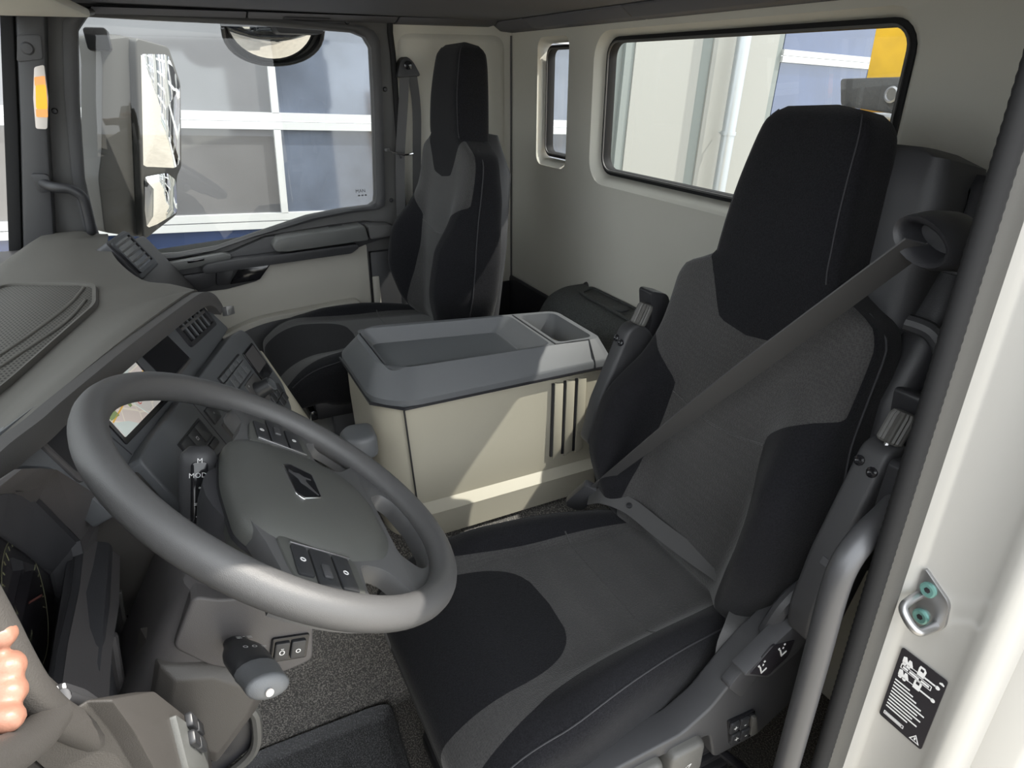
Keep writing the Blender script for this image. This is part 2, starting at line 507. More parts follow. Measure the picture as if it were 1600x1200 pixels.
dp = thing('downpipe', 'galvanised downpipe on the white wall seen through the rear window', 'pipe', (3.47, -2.33, -1.1), (TILT, 0, 0))
o = tube('pipe', [(0, 0, 0), (0, 0, 2.5), (0, 0, 4.8)], 0.048, 'pipe_zinc', dp, n=14, sm=0, local=True)
for z in (0.9, 2.24, 3.6):
    lathe('pipe_bracket', [(0.048, -0.012), (0.055, -0.012), (0.055, 0.012), (0.048, 0.012)], Frame((0, 0, z), (1, 0, 0), (0, 1, 0)), 'pipe_zinc', dp, n=16, local=True)
    o = tube('bracket_pin', [(0.05, 0.0, z), (0.09, 0.0, z)], 0.006, 'pipe_zinc', dp, n=6, sm=0, local=True)

cr = thing('loading_crane', 'yellow crane column with black end box behind the rear window', 'crane', (1.05, -0.75, -0.4))
prism('column', roundpoly([(0.70, 1.80), (0.70, 1.36), (0.90, 1.30), (1.145, 1.33), (1.145, 1.50), (1.15, 1.80)], 0.02), FY(-0.95), 0, 0.2, 'crane_yellow', cr, bevel=0.012)
prism('stiffener', [(0.98, 1.575), (0.90, 1.575), (0.90, 1.80), (1.0, 1.80)], FY(-0.75), 0.0, 0.03, 'crane_yellow', cr, bevel=0.006)
prism('end_box', roundpoly([(0.88, 1.43), (1.15, 1.45), (1.17, 1.525), (0.88, 1.535)], 0.012), FY(-0.76), 0.0, 0.09, 'crane_black', cr, bevel=0.008)
prism('end_plate', roundpoly([(0.93, 1.437), (1.02, 1.442), (1.02, 1.53), (0.93, 1.53)], 0.006), FY(-0.68), 0.0, 0.018, 'crane_black', cr, bevel=0.004)
lathe('cap', [(0.022, 0.0), (0.022, 0.012), (0.017, 0.014), (0.015, 0.01), (0.0001, 0.01)], Frame((0.978, -0.664, 1.487), (1, 0, 0), (0, 0, 1), (0, 1, 0)), 'steel_bright', cr, n=20)
tube('hose', [(1.14, -0.66, 1.445), (1.05, -0.65, 1.43), (0.97, -0.65, 1.43), (0.9, -0.66, 1.42)], 0.010, 'steel_bright', cr)
box('foot', 0.66, 1.4, -1.0, -0.66, -0.4, 1.36, 'crane_yellow', cr)

# ---- cab shell
def shell(name, vs, fs, mat, label, cat, **k):
    return props(mesh(name, vs, fs, mat, **k), label, cat, kind='structure')

fl = shell('floor', [(-0.02, 0, .16), (2.06, 0, .16), (2.06, 1.75, .16), (-0.02, 1.75, .16)], [(0, 1, 2, 3)], 'floor_vinyl',
           'dark speckled vinyl cab floor around the driver seat', 'floor', smooth=0)
tp = [(.768, .16), (.782, .30), (.80, .42), (.83, .49), (.88, .525), (.95, .535), (1.33, .535), (1.40, .50), (1.44, .40), (1.46, .16)]
tloops = [[(x, y, z) for x, z in tp] for y in (0.0, .5, 1.0, 1.3, 1.75)]
loft('engine_tunnel', tloops, 'floor_vinyl', fl, cap0=False, cap1=False, closed=False)

# rear wall with two recessed windows
big_o = rrect(.47, 1.50, 1.225, 1.652, .075, 6); big_i = rrect(.505, 1.485, 1.25, 1.635, .06, 6)
sm_o = rrect(1.645, 1.852, 1.243, 1.648, .035, 6); sm_i = rrect(1.655, 1.862, 1.262, 1.63, .03, 6)
def ring_fill(bm, outer, holes, fr, d=0):
    loops = [outer]+holes
    tris = tessellate_polygon([[Vector((p[0], p[1], 0)) for p in lp] for lp in loops])
    flat = [p for lp in loops for p in lp]
    bm_add(bm, [fr(p[0], p[1], d) for p in flat], [tuple(t) for t in tris])
bm = bmesh.new()
ring_fill(bm, [(0.1, .1), (2.05, .1), (2.05, 1.72), (0.1, 1.72)], [big_o, sm_o], FY(0))
for oo, ii, dep in ((big_o, big_i, -.045), (sm_o, sm_i, -.05)):
    L = [[(p[0], y, p[1]) for p in lp] for lp, y in ((oo, 0), ([(a[0]*.6+b[0]*.4, a[1]*.6+b[1]*.4) for a, b in zip(oo, ii)], -.012), ([(a[0]*.15+b[0]*.85, a[1]*.15+b[1]*.85) for a, b in zip(oo, ii)], -.03), (ii, dep))]
    bm_add(bm, *loft_data(L, False, False))
wr = finish(bm, 'wall_rear', 'wall_cream', smooth=50)
props(wr, 'cream rear wall of the cab with rounded window recesses', 'wall', kind='structure')
lathe('wall_clip', [(.0001, .012), (.009, .010), (.013, .002), (.013, 0)], Frame((1.475, .002, .888), (1, 0, 0), (0, 0, 1), (0, 1, 0)), 'black_plastic', wr, n=14)

def window(name, rect, r, y, label, gask=.016):
    x0, x1, z0, z1 = rect
    t = thing(name, label, 'window', ((x0+x1)/2, y, z0), kind='structure')
    prism('window_frame', rrect(x0-gask, x1+gask, z0-gask, z1+gask, r+gask, 6), FY(y), -.012, .016, 'rubber', t, holes=[rrect(x0, x1, z0, z1, r, 6)], bevel=.004)
    prism('trim_ring', rrect(x0-.006, x1+.006, z0-.006, z1+.006, r+.006, 6), FY(y), .012, .020, 'door_grey', t, holes=[rrect(x0-.001, x1+.001, z0-.001, z1+.001, r, 6)])
    mesh('pane', [(p[0], y-.003, p[1]) for p in rrect(x0-.004, x1+.004, z0-.004, z1+.004, r, 6)], [tuple(range(28))], 'cab_glass', t, smooth=0)
    return t
window('window_1', (.522, 1.470, 1.268, 1.620), .04, -.05, 'wide rear window with black rubber gasket behind the driver seat')
window('window_2', (1.68, 1.842, 1.283, 1.61), .025, -.052, 'narrow rear window beside the passenger seat headrest', .014)

# right wall behind the passenger door
bm = bmesh.new()
bm_add(bm, [(2.05, 0, .1), (2.05, .50, .1), (2.05, .50, 1.72), (2.05, 0, 1.72)], [(0, 1, 2, 3)])
# raised soft panel on it
pl = roundpoly([(.03, .62), (.43, .62), (.43, 1.66), (.03, 1.66)], .05, 5)
pi = roundpoly([(.05, .64), (.41, .64), (.41, 1.64), (.05, 1.64)], .05, 5)
bm_add(bm, *loft_data([[(2.05, a, b) for a, b in pl], [(2.043, a*.5+c*.5, b*.5+d*.5) for (a, b), (c, d) in zip(pl, pi)], [(2.041, a, b) for a, b in pi]], False, True))
wrt = finish(bm, 'wall_right', 'wall_cream', smooth=60)
props(wrt, 'cream side wall between passenger door and rear wall', 'wall', kind='structure')
tube('corner_seam', [(2.046, .004, .62), (2.046, .004, 1.66)], .004, 'door_grey', wrt, sm=0, n=6)

# left wall with the white B pillar and door seal
wl_ = thing('wall_left', 'white painted door pillar beside the driver seat', 'pillar', (0, .45, .16), kind='structure')
pp = [(0.03, .474), (.010, .473), (.004, .462), (.0, .449), (-.006, .4455), (-.072, .445), (-.080, .450), (-.092, .456), (-.104, .452), (-.112, .436), (-.116, .415), (-.15, .405), (-.158, .39), (-.16, .2), (-.16, -.1)]
loft('pillar_jamb', [[(x, y, z) for x, y in pp] for z in (-.2, .4, 1.0, 1.75)], 'white_paint', wl_, cap0=False, cap1=False, closed=False, smooth=50)
fil = [(.02, .515), (.02, .30), (.021, .12)]+[(.021+.10*(1-math.cos(a)), .12-.12*math.sin(a)) for a in [math.radians(q) for q in range(10, 91, 10)]]
loft('pillar_lining', [[(x, y, z) for x, y in fil] for z in (.98, 1.75)], 'wall_cream', wl_, cap0=False, cap1=False, closed=False, smooth=60)
loft('pillar_lower_lining', [[(x, y, z) for x, y in fil] for z in (.10, .98)], 'door_dark', wl_, cap0=False, cap1=False, closed=False, smooth=60)
rp = roundpoly([(.016, .470), (.002, .472), (-.004, .482), (-.003, .500), (.004, .514), (.02, .516)], .006)
loft('rubber_strip', [[(x, y, z) for x, y in rp] for z in (.1, 1.74)], 'rubber_grey', wl_, smooth=60)
zz = [.1+.005*i for i in range(328)]
loft('door_seal', [[(.006+(.010+.0007*(i % 2))*math.cos(a), .525+(.012+.0007*(i % 2))*math.sin(a), z) for a in [2*math.pi*k/10 for k in range(10)]] for i, z in enumerate(zz)], 'rubber', wl_, smooth=70)

# ceiling, overhead trim
ce = shell('ceiling', [(-.02, 0, 1.70), (2.06, 0, 1.70), (2.06, 1.56, 1.715), (-.02, 1.56, 1.715)], [(0, 1, 2, 3)], 'headliner', 'dark grey cab headliner above the windows', 'ceiling', smooth=0)
box('roof_skin', -.03, 2.07, -.05, 1.58, 1.72, 1.75, 'white_paint', ce)
t2 = thing('trim_2', 'dark overhead trim along the top of the rear wall', 'trim', (1.0, .03, 1.67), kind='structure')
for a, b in ((.02, .62), (.625, 1.25), (1.255, 1.80), (1.805, 2.04)):
    prism('trim_panel', [(0, 1.668), (.05, 1.672), (.085, 1.695), (.085, 1.70), (0, 1.70)], Frame((a, 0, 0), (0, 1, 0), (0, 0, 1), (1, 0, 0)), 0, b-a, 'headliner', t2, bevel=.003)
t3 = thing('trim_3', 'dark overhead trim strip above the passenger door', 'trim', (2.03, .8, 1.69), kind='structure')
for a, b in ((.09, .44), (.445, .9), (.905, 1.30)):
    prism('trim_panel', [(2.05, 1.685), (2.0, 1.688), (1.96, 1.702), (2.05, 1.71)], Frame((0, a, 0), (1, 0, 0), (0, 0, 1), (0, 1, 0)), 0, b-a, 'headliner', t3, bevel=.003)
prism('trim_slot', [(.66, 1.688), (.80, 1.688), (.80, 1.692), (.66, 1.692)], FX(1.985), -.004, .02, 'black_plastic', t3)
sv = thing('sun_visor', 'folded cream sun visor at the top of the windscreen', 'sun visor', (1.6, 1.45, 1.69))
prism('visor_panel', roundpoly([(1.1, 1.36), (1.93, 1.30), (1.95, 1.52), (1.1, 1.53)], .03), FZ(1.69), -.016, .004, 'wall_cream', sv, bevel=.006)
tube('visor_hinge', [(1.90, 1.31, 1.683), (1.97, 1.30, 1.69)], .008, 'seat_handle', sv, sm=0)

# windscreen and front wall
ws = thing('window_3', 'sloping windscreen in front of the dashboard', 'window', (1.0, 1.66, 1.06), kind='structure')
mesh('pane', [(.03, 1.72, 1.06), (2.02, 1.72, 1.06), (1.98, 1.545, 1.72), (.06, 1.545, 1.72)], [(0, 1, 2, 3)], 'cab_glass', ws, smooth=0)
tube('window_frame', [(1.975, 1.71, 1.06), (1.955, 1.55, 1.70)], .014, 'rubber', ws, sm=0)
tube('lower_gasket', [(.03, 1.72, 1.06), (2.0, 1.72, 1.06)], .014, 'rubber', ws, sm=0)
shell('wall_front', [(-.02, 1.725, .1), (2.06, 1.725, .1), (2.06, 1.725, 1.07), (-.02, 1.725, 1.07)], [(0, 1, 2, 3)], 'door_dark', 'dark bulkhead below the windscreen', 'wall', smooth=0)

# passenger side A pillar trim
tr = thing('trim_1', 'grey windscreen pillar trim with an orange indicator lamp', 'trim', (1.97, 1.5, 1.06), kind='structure')
prism('pillar_trim', [(1.40, 1.715), (1.474, 1.405), (1.545, 1.05), (1.625, 1.05), (1.537, 1.407), (1.466, 1.715)], FX(1.962), 0, .09, 'seat_plastic', tr, bevel=.010)
prism('pillar_cover', [(1.470, 1.715), (1.541, 1.407), (1.628, 1.05), (1.66, 1.05), (1.50, 1.715)], FX(1.968), 0, .08, 'rubber', tr, bevel=.006)
prism('speaker_recess', roundpoly([(1.482, 1.632), (1.430, 1.633), (1.440, 1.575), (1.500, 1.568)], .008), FX(1.962), -.004, .004, 'seat_shell', tr, bevel=.002)
lathe('speaker_dome', [(.0001, -.005), (.012, -.004), (.016, 0)], Frame((1.957, 1.468, 1.600), (0, 1, 0), (0, 0, 1), (1, 0, 0)), 'seat_shell', tr, n=16)
lampP = [(1.464, 1.556), (1.440, 1.562), (1.452, 1.478), (1.474, 1.402), (1.500, 1.404), (1.486, 1.48)]
lp = prism('lamp_lens', roundpoly(lampP, .006), FX(1.962), -.010, .004, 'lamp_clear', tr, bevel=.004)
prism('lamp_glow', roundpoly([(1.472, 1.512), (1.448, 1.514), (1.460, 1.452), (1.486, 1.454)], .006), FX(1.9515), -.002, .001, 'lamp_orange', lp)
prism('lamp_band', roundpoly([(1.470, 1.532), (1.445, 1.535), (1.449, 1.511), (1.474, 1.509)], .004), FX(1.9515), -.0018, .001, 'lamp_soft', lp)
prism('lamp_band', roundpoly([(1.486, 1.455), (1.460, 1.453), (1.464, 1.432), (1.491, 1.434)], .004), FX(1.9515), -.0018, .001, 'lamp_soft', lp)

t4 = thing('trim_4', 'driver side windscreen pillar trim beside the open door', 'trim', (.03, 1.5, 1.06), kind='structure')
prism('pillar_trim', [(1.40, 1.715), (1.474, 1.405), (1.545, 1.05), (1.70, 1.05), (1.60, 1.407), (1.53, 1.715)], FX(-.02), 0, .07, 'seat_plastic', t4, bevel=.010)
prism('pillar_lower', [(1.47, 1.05), (1.72, 1.05), (1.72, .12), (1.47, .12)], FX(-.03), 0, .05, 'white_paint', t4, bevel=.010)
gh = tube('grab_handle', [(1.965, 1.528, 1.266), (1.945, 1.512, 1.258), (1.925, 1.49, 1.252), (1.92, 1.455, 1.245), (1.92, 1.432, 1.222), (1.925, 1.43, 1.18), (1.93, 1.433, 1.13), (1.935, 1.434, 1.124)], .014, 'black_plastic', tr, n=12)
props(gh, 'black grab handle')
prism('handle_mount', roundpoly([(1.545, 1.29), (1.50, 1.285), (1.505, 1.24), (1.535, 1.235)], .012), FX(1.958), -.012, .004, 'black_plastic', gh, bevel=.004)

# ------------------------------------------------------------------ passenger door
d1 = thing('door_1', 'closed passenger door with grey window surround and cream lower panel', 'door', (2.03, 1.0, .2), kind='structure')
win = [(1.347, 1.647), (1.316, 1.682), (1.153, 1.677), (.875, 1.672), (.585, 1.658), (.548, 1.645), (.530, 1.615), (.536, 1.45), (.555, 1.148), (.560, 1.122), (.580, 1.111), (.683, 1.107), (.80, 1.094), (.974, 1.052), (1.10, 1.020), (1.219, 1.010), (1.30, 1.014), (1.425, 1.05), (1.43, 1.12), (1.426, 1.256), (1.388, 1.465)]
prism('door_frame', roundpoly([(.455, 1.705), (.455, .42), (1.60, .42), (1.56, 1.05), (1.485, 1.40), (1.405, 1.712)], .05), FX(2.022), 0, .035, 'door_grey', d1, holes=[win], bevel=.004)
cwin = (sum(p[0] for p in win)/len(win), sum(p[1] for p in win)/len(win))
wo = [(p[0]+(.03 if p[0] > cwin[0] else -.03), p[1]+(.018 if p[1] > cwin[1] else -.012)) for p in win]
bm = bmesh.new()
bm_add(bm, *loft_data([[(2.006, a, b) for a, b in wo], [(2.003, a*.5+c*.5, b*.5+d*.5) for (a, b), (c, d) in zip(wo, win)], [(2.012, a, b) for a, b in win], [(2.034, a, b) for a, b in win]], False, False))
finish(bm, 'window_surround', 'door_dark', d1, smooth=50)
L1 = [(2.021, .455, .42), (2.021, .455, .9), (2.021, .456, 1.4), (2.021, .460, 1.66), (2.021, .50, 1.703), (2.021, .9, 1.708), (2.021, 1.39, 1.712)]
tube('door_gasket', L1, .010, 'rubber', d1, sm=3)
mesh('window_glass', [(2.032, a, b) for a, b in wo], [tuple(range(len(wo)))], 'cab_glass', d1, smooth=0)
for y, z in ((1.445, 1.60), (1.452, 1.445), (1.12, 1.695), (.60, 1.688), (.492, 1.49), (.50, 1.125)):
    lathe('frame_screw', [(.0001, -.006), (.006, -.005), (.008, 0)], Frame((2.018, y, z), (0, 1, 0), (0, 0, 1), (1, 0, 0)), 'black_plastic', d1, n=10)
prism('door_shelf', roundpoly([(.535, 1.045), (.60, 1.062), (.72, 1.058), (.95, 1.042), (1.07, 1.003), (1.28, .995), (1.40, 1.0), (1.40, .86), (1.27, .885), (1.10, .885), (1.0, .90), (.945, .955), (.68, .965), (.612, .985), (.54, 1.0)], .008), FX(1.985), 0, .045, 'door_dark', d1, bevel=.006)
ar = prism('armrest', roundpoly([(.940, 1.022), (.925, 1.044), (.88, 1.050), (.627, 1.062), (.618, 1.012), (.894, 1.002), (.93, 1.006)], .010), FX(1.925), 0, .08, 'armrest_grey', d1, bevel=.010, seg=3)
prism('armrest_end', roundpoly([(.616, 1.060), (.530, 1.054), (.50, 1.03), (.528, 1.018), (.612, 1.012)], .01), FX(1.932), 0, .08, 'door_grey', d1, bevel=.008)
prism('pull_bar', roundpoly([(1.165, .972), (1.15, .984), (1.089, .990), (.659, 1.000), (.652, .987), (.681, .970), (1.156, .956)], .008), FX(1.935), 0, .06, 'seat_plastic', d1, bevel=.007)
hp = prism('handle_plate', roundpoly([(1.278, .982), (1.262, .996), (1.09, 1.010), (1.066, 1.002), (1.075, .984), (1.262, .970)], .006), FX(1.962), 0, .03, 'armrest_grey', d1, bevel=.005)
prism('door_opener', roundpoly([(1.20, .993), (1.15, .997), (1.15, 1.003), (1.20, 1.0)], .002), FX(1.957), -.003, .006, 'black_gloss', hp, bevel=.001)
prism('switch_pad', roundpoly([(1.262, .950), (1.128, .954), (1.134, .907), (1.198, .892), (1.25, .915)], .008), FX(1.968), 0, .02, 'black_plastic', d1, bevel=.004)
prism('switch_pad', roundpoly([(1.120, .957), (1.060, .962), (1.086, .905), (1.128, .904)], .008), FX(1.968), 0, .02, 'black_plastic', d1, bevel=.004)
prism('reflector_pocket', roundpoly([(1.050, .951), (.950, .955), (.992, .907), (1.088, .903)], .006), FX(1.974), 0, .02, 'black_gloss', d1, bevel=.003)
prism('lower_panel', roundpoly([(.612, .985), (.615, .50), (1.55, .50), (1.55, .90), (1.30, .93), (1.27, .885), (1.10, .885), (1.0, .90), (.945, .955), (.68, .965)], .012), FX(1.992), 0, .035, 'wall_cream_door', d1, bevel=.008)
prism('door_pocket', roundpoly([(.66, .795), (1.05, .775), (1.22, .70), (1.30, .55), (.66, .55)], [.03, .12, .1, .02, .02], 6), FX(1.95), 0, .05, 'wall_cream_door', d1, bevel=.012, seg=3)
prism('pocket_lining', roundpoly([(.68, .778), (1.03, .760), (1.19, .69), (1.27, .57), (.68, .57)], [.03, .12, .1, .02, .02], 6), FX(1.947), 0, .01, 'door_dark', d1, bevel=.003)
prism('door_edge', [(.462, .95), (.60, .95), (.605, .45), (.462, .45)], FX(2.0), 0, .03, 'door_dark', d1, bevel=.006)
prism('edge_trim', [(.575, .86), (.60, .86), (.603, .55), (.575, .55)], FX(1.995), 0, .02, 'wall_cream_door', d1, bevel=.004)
mesh('outer_skin', [(2.10, .44, .2), (2.10, 1.6, .2), (2.10, 1.56, 1.0), (2.10, .44, 1.06)], [(0, 1, 2, 3)], 'white_paint', d1, smooth=0)
text('window_mark', 'MAN', Frame((2.0305, .606, 1.163), (0, -1, 0), (0, 0, 1), (-1, 0, 0)), .016, 'black_plastic', d1)
for k in range(3):
    prism('mark_line', [(.585+.012*k, 1.146), (.592+.012*k, 1.146), (.592+.012*k, 1.150), (.585+.012*k, 1.150)], FX(2.0300), 0, .0005, 'black_plastic', d1, smooth=0)

# ================================================================== SEATS
def make_seat(cx, yb, zb, rho, zc, driver, label):
    t = thing('truck_seat', label, 'seat', (cx, .6, .16 if driver else .30), group='cab seats')
    N = Vector((0, math.cos(rho), math.sin(rho))); UP = Vector((0, -math.sin(rho), math.cos(rho)))
    base = Vector((cx, yb, zb))
    SF = Frame(base, (1, 0, 0), UP, N)           # (lateral, height, forward)
    hw = tab([(0, .17), (.04, .205), (.10, .235), (.18, .256), (.25, .256), (.32, .243), (.39, .226), (.45, .222), (.53, .220), (.565, .205), (.585, .165), (.605, .132), (.66, .125), (.76, .112), (.82, .102), (.842, .090), (.855, .068), (.860, .040), (.862, .004)])
    pe = tab([(0, .40), (.5, .40), (.62, .34), (.862, .34)])
    fr = tab([(0, .03), (.05, .05), (.2, .052), (.32, .058), (.5, .048), (.585, .05), (.63, .058), (.72, .064), (.82, .058), (.85, .042), (.862, .004)])
    bo = tab([(0, .025), (.08, .07), (.18, .098), (.28, .085), (.38, .032), (.45, .010), (.6, 0)])
    bk = tab([(0, .05), (.08, .085), (.42, .085), (.55, .06), (.75, .045), (.83, .035), (.862, .004)])
    def S(tt, h):
        c, s = math.cos(tt), math.sin(tt)
        a = hw(h)*math.copysign(abs(c)**pe(h), c)
        r = abs(a)/max(hw(h), 1e-4)
        if s >= 0:
            b = fr(h)*s**pe(h) + bo(h)*sstep(.42, .80, r)*min(1.0, s**.5*1.25)
        else:
            b = -bk(h)*(-s)**.5
        return SF(a, h, b)
    def lat(tt, h):
        c = math.cos(tt); return hw(h)*abs(c)**pe(h)
    ch = tab([(0, .15), (.18, .135), (.30, .118), (.345, .115), (.375, .14), (.41, .19), (.44, .24), (.9, .26)])
    def hd(a): return .485+(.118)*sstep(.05, .145, a)
    Fc = lambda tt, h: min(ch(h)-lat(tt, h), (math.sin(tt)-.30)*.12, hd(lat(tt, h))-h)
    Fh = lambda tt, h: h-hd(lat(tt, h)) if math.sin(tt) > -.2 else h-.603
    (v1, f1), (v2, f2), (v3, f3) = clipped(112, 84, 0.0, .862, S, [Fc, Fh])
    bkr = mesh('backrest', v3, f3, 'velour', t, smooth=80)
    props(bkr, 'black velour side bolsters')
    props(mesh('backrest_centre', v1, f1, 'weave', t, smooth=80), 'dark grey woven centre panel')
    hdr = mesh('headrest', v2, f2, 'velour', t, smooth=80)
    props(hdr, 'black velour headrest')
    # stitched seams
    def seam(parent, pts, r=.0016, mt='velour'): tube('seam', pts, r, mt, parent, n=6, sm=2)
    for sg in (-1, 1):
        pts = []
        for i in range(15):
            h = .605+.24*i/14; tt = math.acos(.70) if sg > 0 else math.pi-math.acos(.70)
            pts.append(S(tt, h)+N*.0008)
        seam(hdr, pts, .0013, 'thread')
        pts = [S(.02 if sg > 0 else math.pi-.02, .03+.55*i/20)+Vector((sg*.001, 0, 0)) for i in range(21)]
        seam(bkr, pts, .0018, 'thread')
    pts = []
    for i in range(13):
        a = -.115+.23*i/12; h = .335-.02*math.cos(a/.115*1.5)
        c = (abs(a)/hw(h))**(1/pe(h)); tt = math.acos(c) if a >= 0 else math.pi-math.acos(c)
        pts.append(S(tt, h)+N*.0005)
    seam(bkr, pts, .0016, 'weave')
    # cushion --------------------------------------------------------
    yr = .43 if driver else .46
    Lc = .60
    def path(h):
        s0 = .44
        if h < s0: return yr+h, -.02*(1-h/s0), 0.0
        R = .13; th = min((h-s0)/R, 1.35)
        return yr+s0+R*math.sin(th), -R*(1-math.cos(th)), th
    chw = tab([(0, .175), (.06, .195), (.16, .212), (.28, .232), (.42, .252), (.50, .252), (.56, .246), (.60, .23)])
    cbo = tab([(0, .012), (.08, .03), (.22, .042), (.34, .034), (.44, .012), (.52, 0)])
    top, bot = .05, (.095 if driver else .11)
    def SC(tt, h):
        c, s = math.cos(tt), math.sin(tt)
        a = chw(h)*math.copysign(abs(c)**.5, c); r = abs(a)/chw(h)
        y, dz, th = path(h)
        e = 1-sstep(.54, .60, h)*.85
        if h < .03: e = min(e, .35+.65*math.sqrt(max(0, 1-(1-h/.03)**2)))
        if s >= 0: b = e*(top*s**.55 + cbo(h)*sstep(.55, .82, r)*min(1, s**.4*1.2))-.004*(1-r*r)
        else:
            b = -bot*(1-.55*sstep(.40, .60, h))*(-s)**.4*e
        return Vector((cx+a, y+b*math.sin(th), zc-top+dz+b*math.cos(th)))
    clat = lambda tt, h: chw(h)*abs(math.cos(tt))**.5
    cc = tab([(0, .125), (.12, .138), (.28, .150), (.40, .172), (.48, .20), (.6, .225)])
    pw = lambda h: .14*max(0.0, 1-max(0.0, (.60-h)/.29)**4)**.3
    Fp = lambda tt, h: min(pw(h)-clat(tt, h), h-.31, (math.sin(tt)-.05)*.3)
    Fcc = lambda tt, h: min(cc(h)-clat(tt, h), (math.sin(tt)-.02)*.3)
    (p1, q1), (p2, q2), (p3, q3) = clipped(112, 80, 0.0, .60, SC, [Fp, Fcc])
    cu = mesh('cushion', p3, q3, 'velour', t, smooth=80)
    props(cu, 'black velour seat side bolsters')
    props(mesh('cushion_centre', p2, q2, 'weave', t, smooth=80), 'grey woven seat panel')
    props(mesh('cushion_patch', p1, q1, 'velour', t, smooth=80), 'black velour thigh patch')
    pts = []
    for i in range(13):
        a = -.148+.296*i/12; c = (abs(a)/chw(.19))**2; tt = math.acos(c) if a >= 0 else math.pi-math.acos(c)
        pts.append(SC(tt, .19)+Vector((0, 0, .0004)))
    seam(cu, pts, .0016, 'weave')
    for sg in (-1, 1):
        tt = math.acos(.93**2) if sg > 0 else math.pi-math.acos(.93**2)
        seam(cu, [SC(tt, .03+.5*i/18)+Vector((0, 0, .0005)) for i in range(19)], .0014, 'thread')
    return t, SF, S, SC

drv, DF, DS, DSC = make_seat(.415, .415, .655, math.radians(11.3), .705, True, 'grey and black driver seat nearest the open door with belt across it')
pas, PF, PS, PSC = make_seat(1.64, .452, .765, math.radians(6.5), .80, False, 'upright grey and black passenger seat beside the far window')

# ---- driver seat hardware
t = drv
# rear shell and belt tower
def shell_loop(h, x0, x1, b0, b1, r=.03):
    return [DF(a, h, b) for a, b in rrect(x0, x1, b0, b1, r, 4)]
loft('back_shell', [shell_loop(.30, -.20, .17, -.13, -.04), shell_loop(.52, -.20, .165, -.15, -.035), shell_loop(.66, -.200, .12, -.16, -.02), shell_loop(.755, -.192, .10, -.16, -.02), shell_loop(.805, -.175, .09, -.15, -.025, .02), shell_loop(.818, -.14, .08, -.13, -.04, .02)], 'seat_shell', t, smooth=50)
loft('belt_tower', [shell_loop(.34, -.26, -.17, -.15, -.03), shell_loop(.46, -.255, -.165, -.16, -.02), shell_loop(.56, -.25, -.16, -.17, -.05), shell_loop(.66, -.235, -.17, -.19, -.08), shell_loop(.77, -.215, -.16, -.19, -.09), shell_loop(.795, -.20, -.16, -.17, -.11, .01)], 'black_plastic', t, smooth=50)
kn = loft('recline_knob', [shell_loop(.655, -.25, -.20, -.12, -.07, .008), shell_loop(.70, -.245, -.20, -.12, -.07, .008)], 'seat_plastic', t, bevel=.004)
tube('side_bail', [DF(-.215, .58, -.02), DF(-.25, .575, -.03), DF(-.272, .54, -.045), DF(-.275, .48, -.05), DF(-.262, .43, -.05), DF(-.235, .41, -.045)], .013, 'seat_plastic', t, n=10)
# belt guide: an oval sleeve whose mouth faces forward
ga, gbv = Vector((-.0905, 0, -.0425)).normalized()*.040, Vector((-.0425, 0, .0905)).normalized()*.026
def gl_(c, s, k=1.0): return [Vector(c)+ga*s*math.cos(2*math.pi*q/24)+gbv*s*k*math.sin(2*math.pi*q/24) for q in range(24)]
gc0 = (.119, .432, 1.370)
loft('belt_guide', [gl_((.119, .40, 1.370), .62, .7), gl_((.119, .425, 1.370), .74, .8), gl_(gc0, .86, .9), gl_((.119, .434, 1.370), .95), gl_((.118, .428, 1.369), 1.02), gl_((.118, .40, 1.368), 1.06, 1.1), gl_((.120, .36, 1.362), 1.08, 1.15), gl_((.128, .32, 1.352), .98, 1.15), gl_((.135, .30, 1.345), .6)], 'black_plastic', t, smooth=50)
b0_, b1_ = Vector((.128, .418, 1.366)), Vector((.640, .512, .724))
bpth = [b0_.lerp(b1_, i/35)+Vector((0, .012, 0))*math.sin(math.pi*i/35) for i in range(36)]
bl = strip('belt_webbing', bpth, [Vector((-.35, .55, .65)).lerp(Vector((.2, .9, .35)), i/35) for i in range(36)], [.056-.034*sstep(.25, 1, i/35) for i in range(36)], .0022, 'webbing', t)
for k in (-1, 1):
    strip('webbing_rib', [p+Vector((-.25, .55, .45)).normalized()*.0016+(Vector((-.35, .55, .65)).lerp(Vector((.2, .9, .35)), i/35)-(b1_-b0_).normalized()*(Vector((-.35, .55, .65)).lerp(Vector((.2, .9, .35)), i/35)).dot((b1_-b0_).normalized())).normalized()*k*.25*(.056-.034*sstep(.25, 1, i/35)) for i, p in enumerate(bpth)], [Vector((-.35, .55, .65)).lerp(Vector((.2, .9, .35)), i/35) for i in range(36)], .003, .0012, 'webbing', bl)
# buckle
BK = Frame((.648, .520, .712), Vector((.55, .2, -.8)), Vector((.5, .75, .3)))
bu = prism('belt_buckle', roundpoly([(-.04, -.022), (.045, -.022), (.055, -.010), (.055, .012), (.045, .022), (-.04, .022)], .006), BK, -.008, .010, 'seat_shell', t, bevel=.005)
prism('buckle_button', [(-.036, -.012), (-.026, -.012), (-.026, .012), (-.036, .012)], BK, .009, .0115, 'red_print', bu, bevel=.001)
lw = smooth_path([(.632, .520, .716), (.590, .510, .742), (.535, .485, .744), (.455, .470, .735), (.375, .458, .732), (.298, .450, .735), (.235, .470, .745), (.197, .52, .738), (.185, .545, .712), (.165, .560, .665)], 5)
nrm_ = Vector((-.35, .55, .75))
strip('lap_webbing', lw, [(lw[min(i+1, 45)]-lw[max(i-1, 0)]).cross(nrm_.lerp(Vector((-.9, .3, .3)), sstep(.7, 1, i/45))) for i in range(46)], .034, .0022, 'webbing', t)
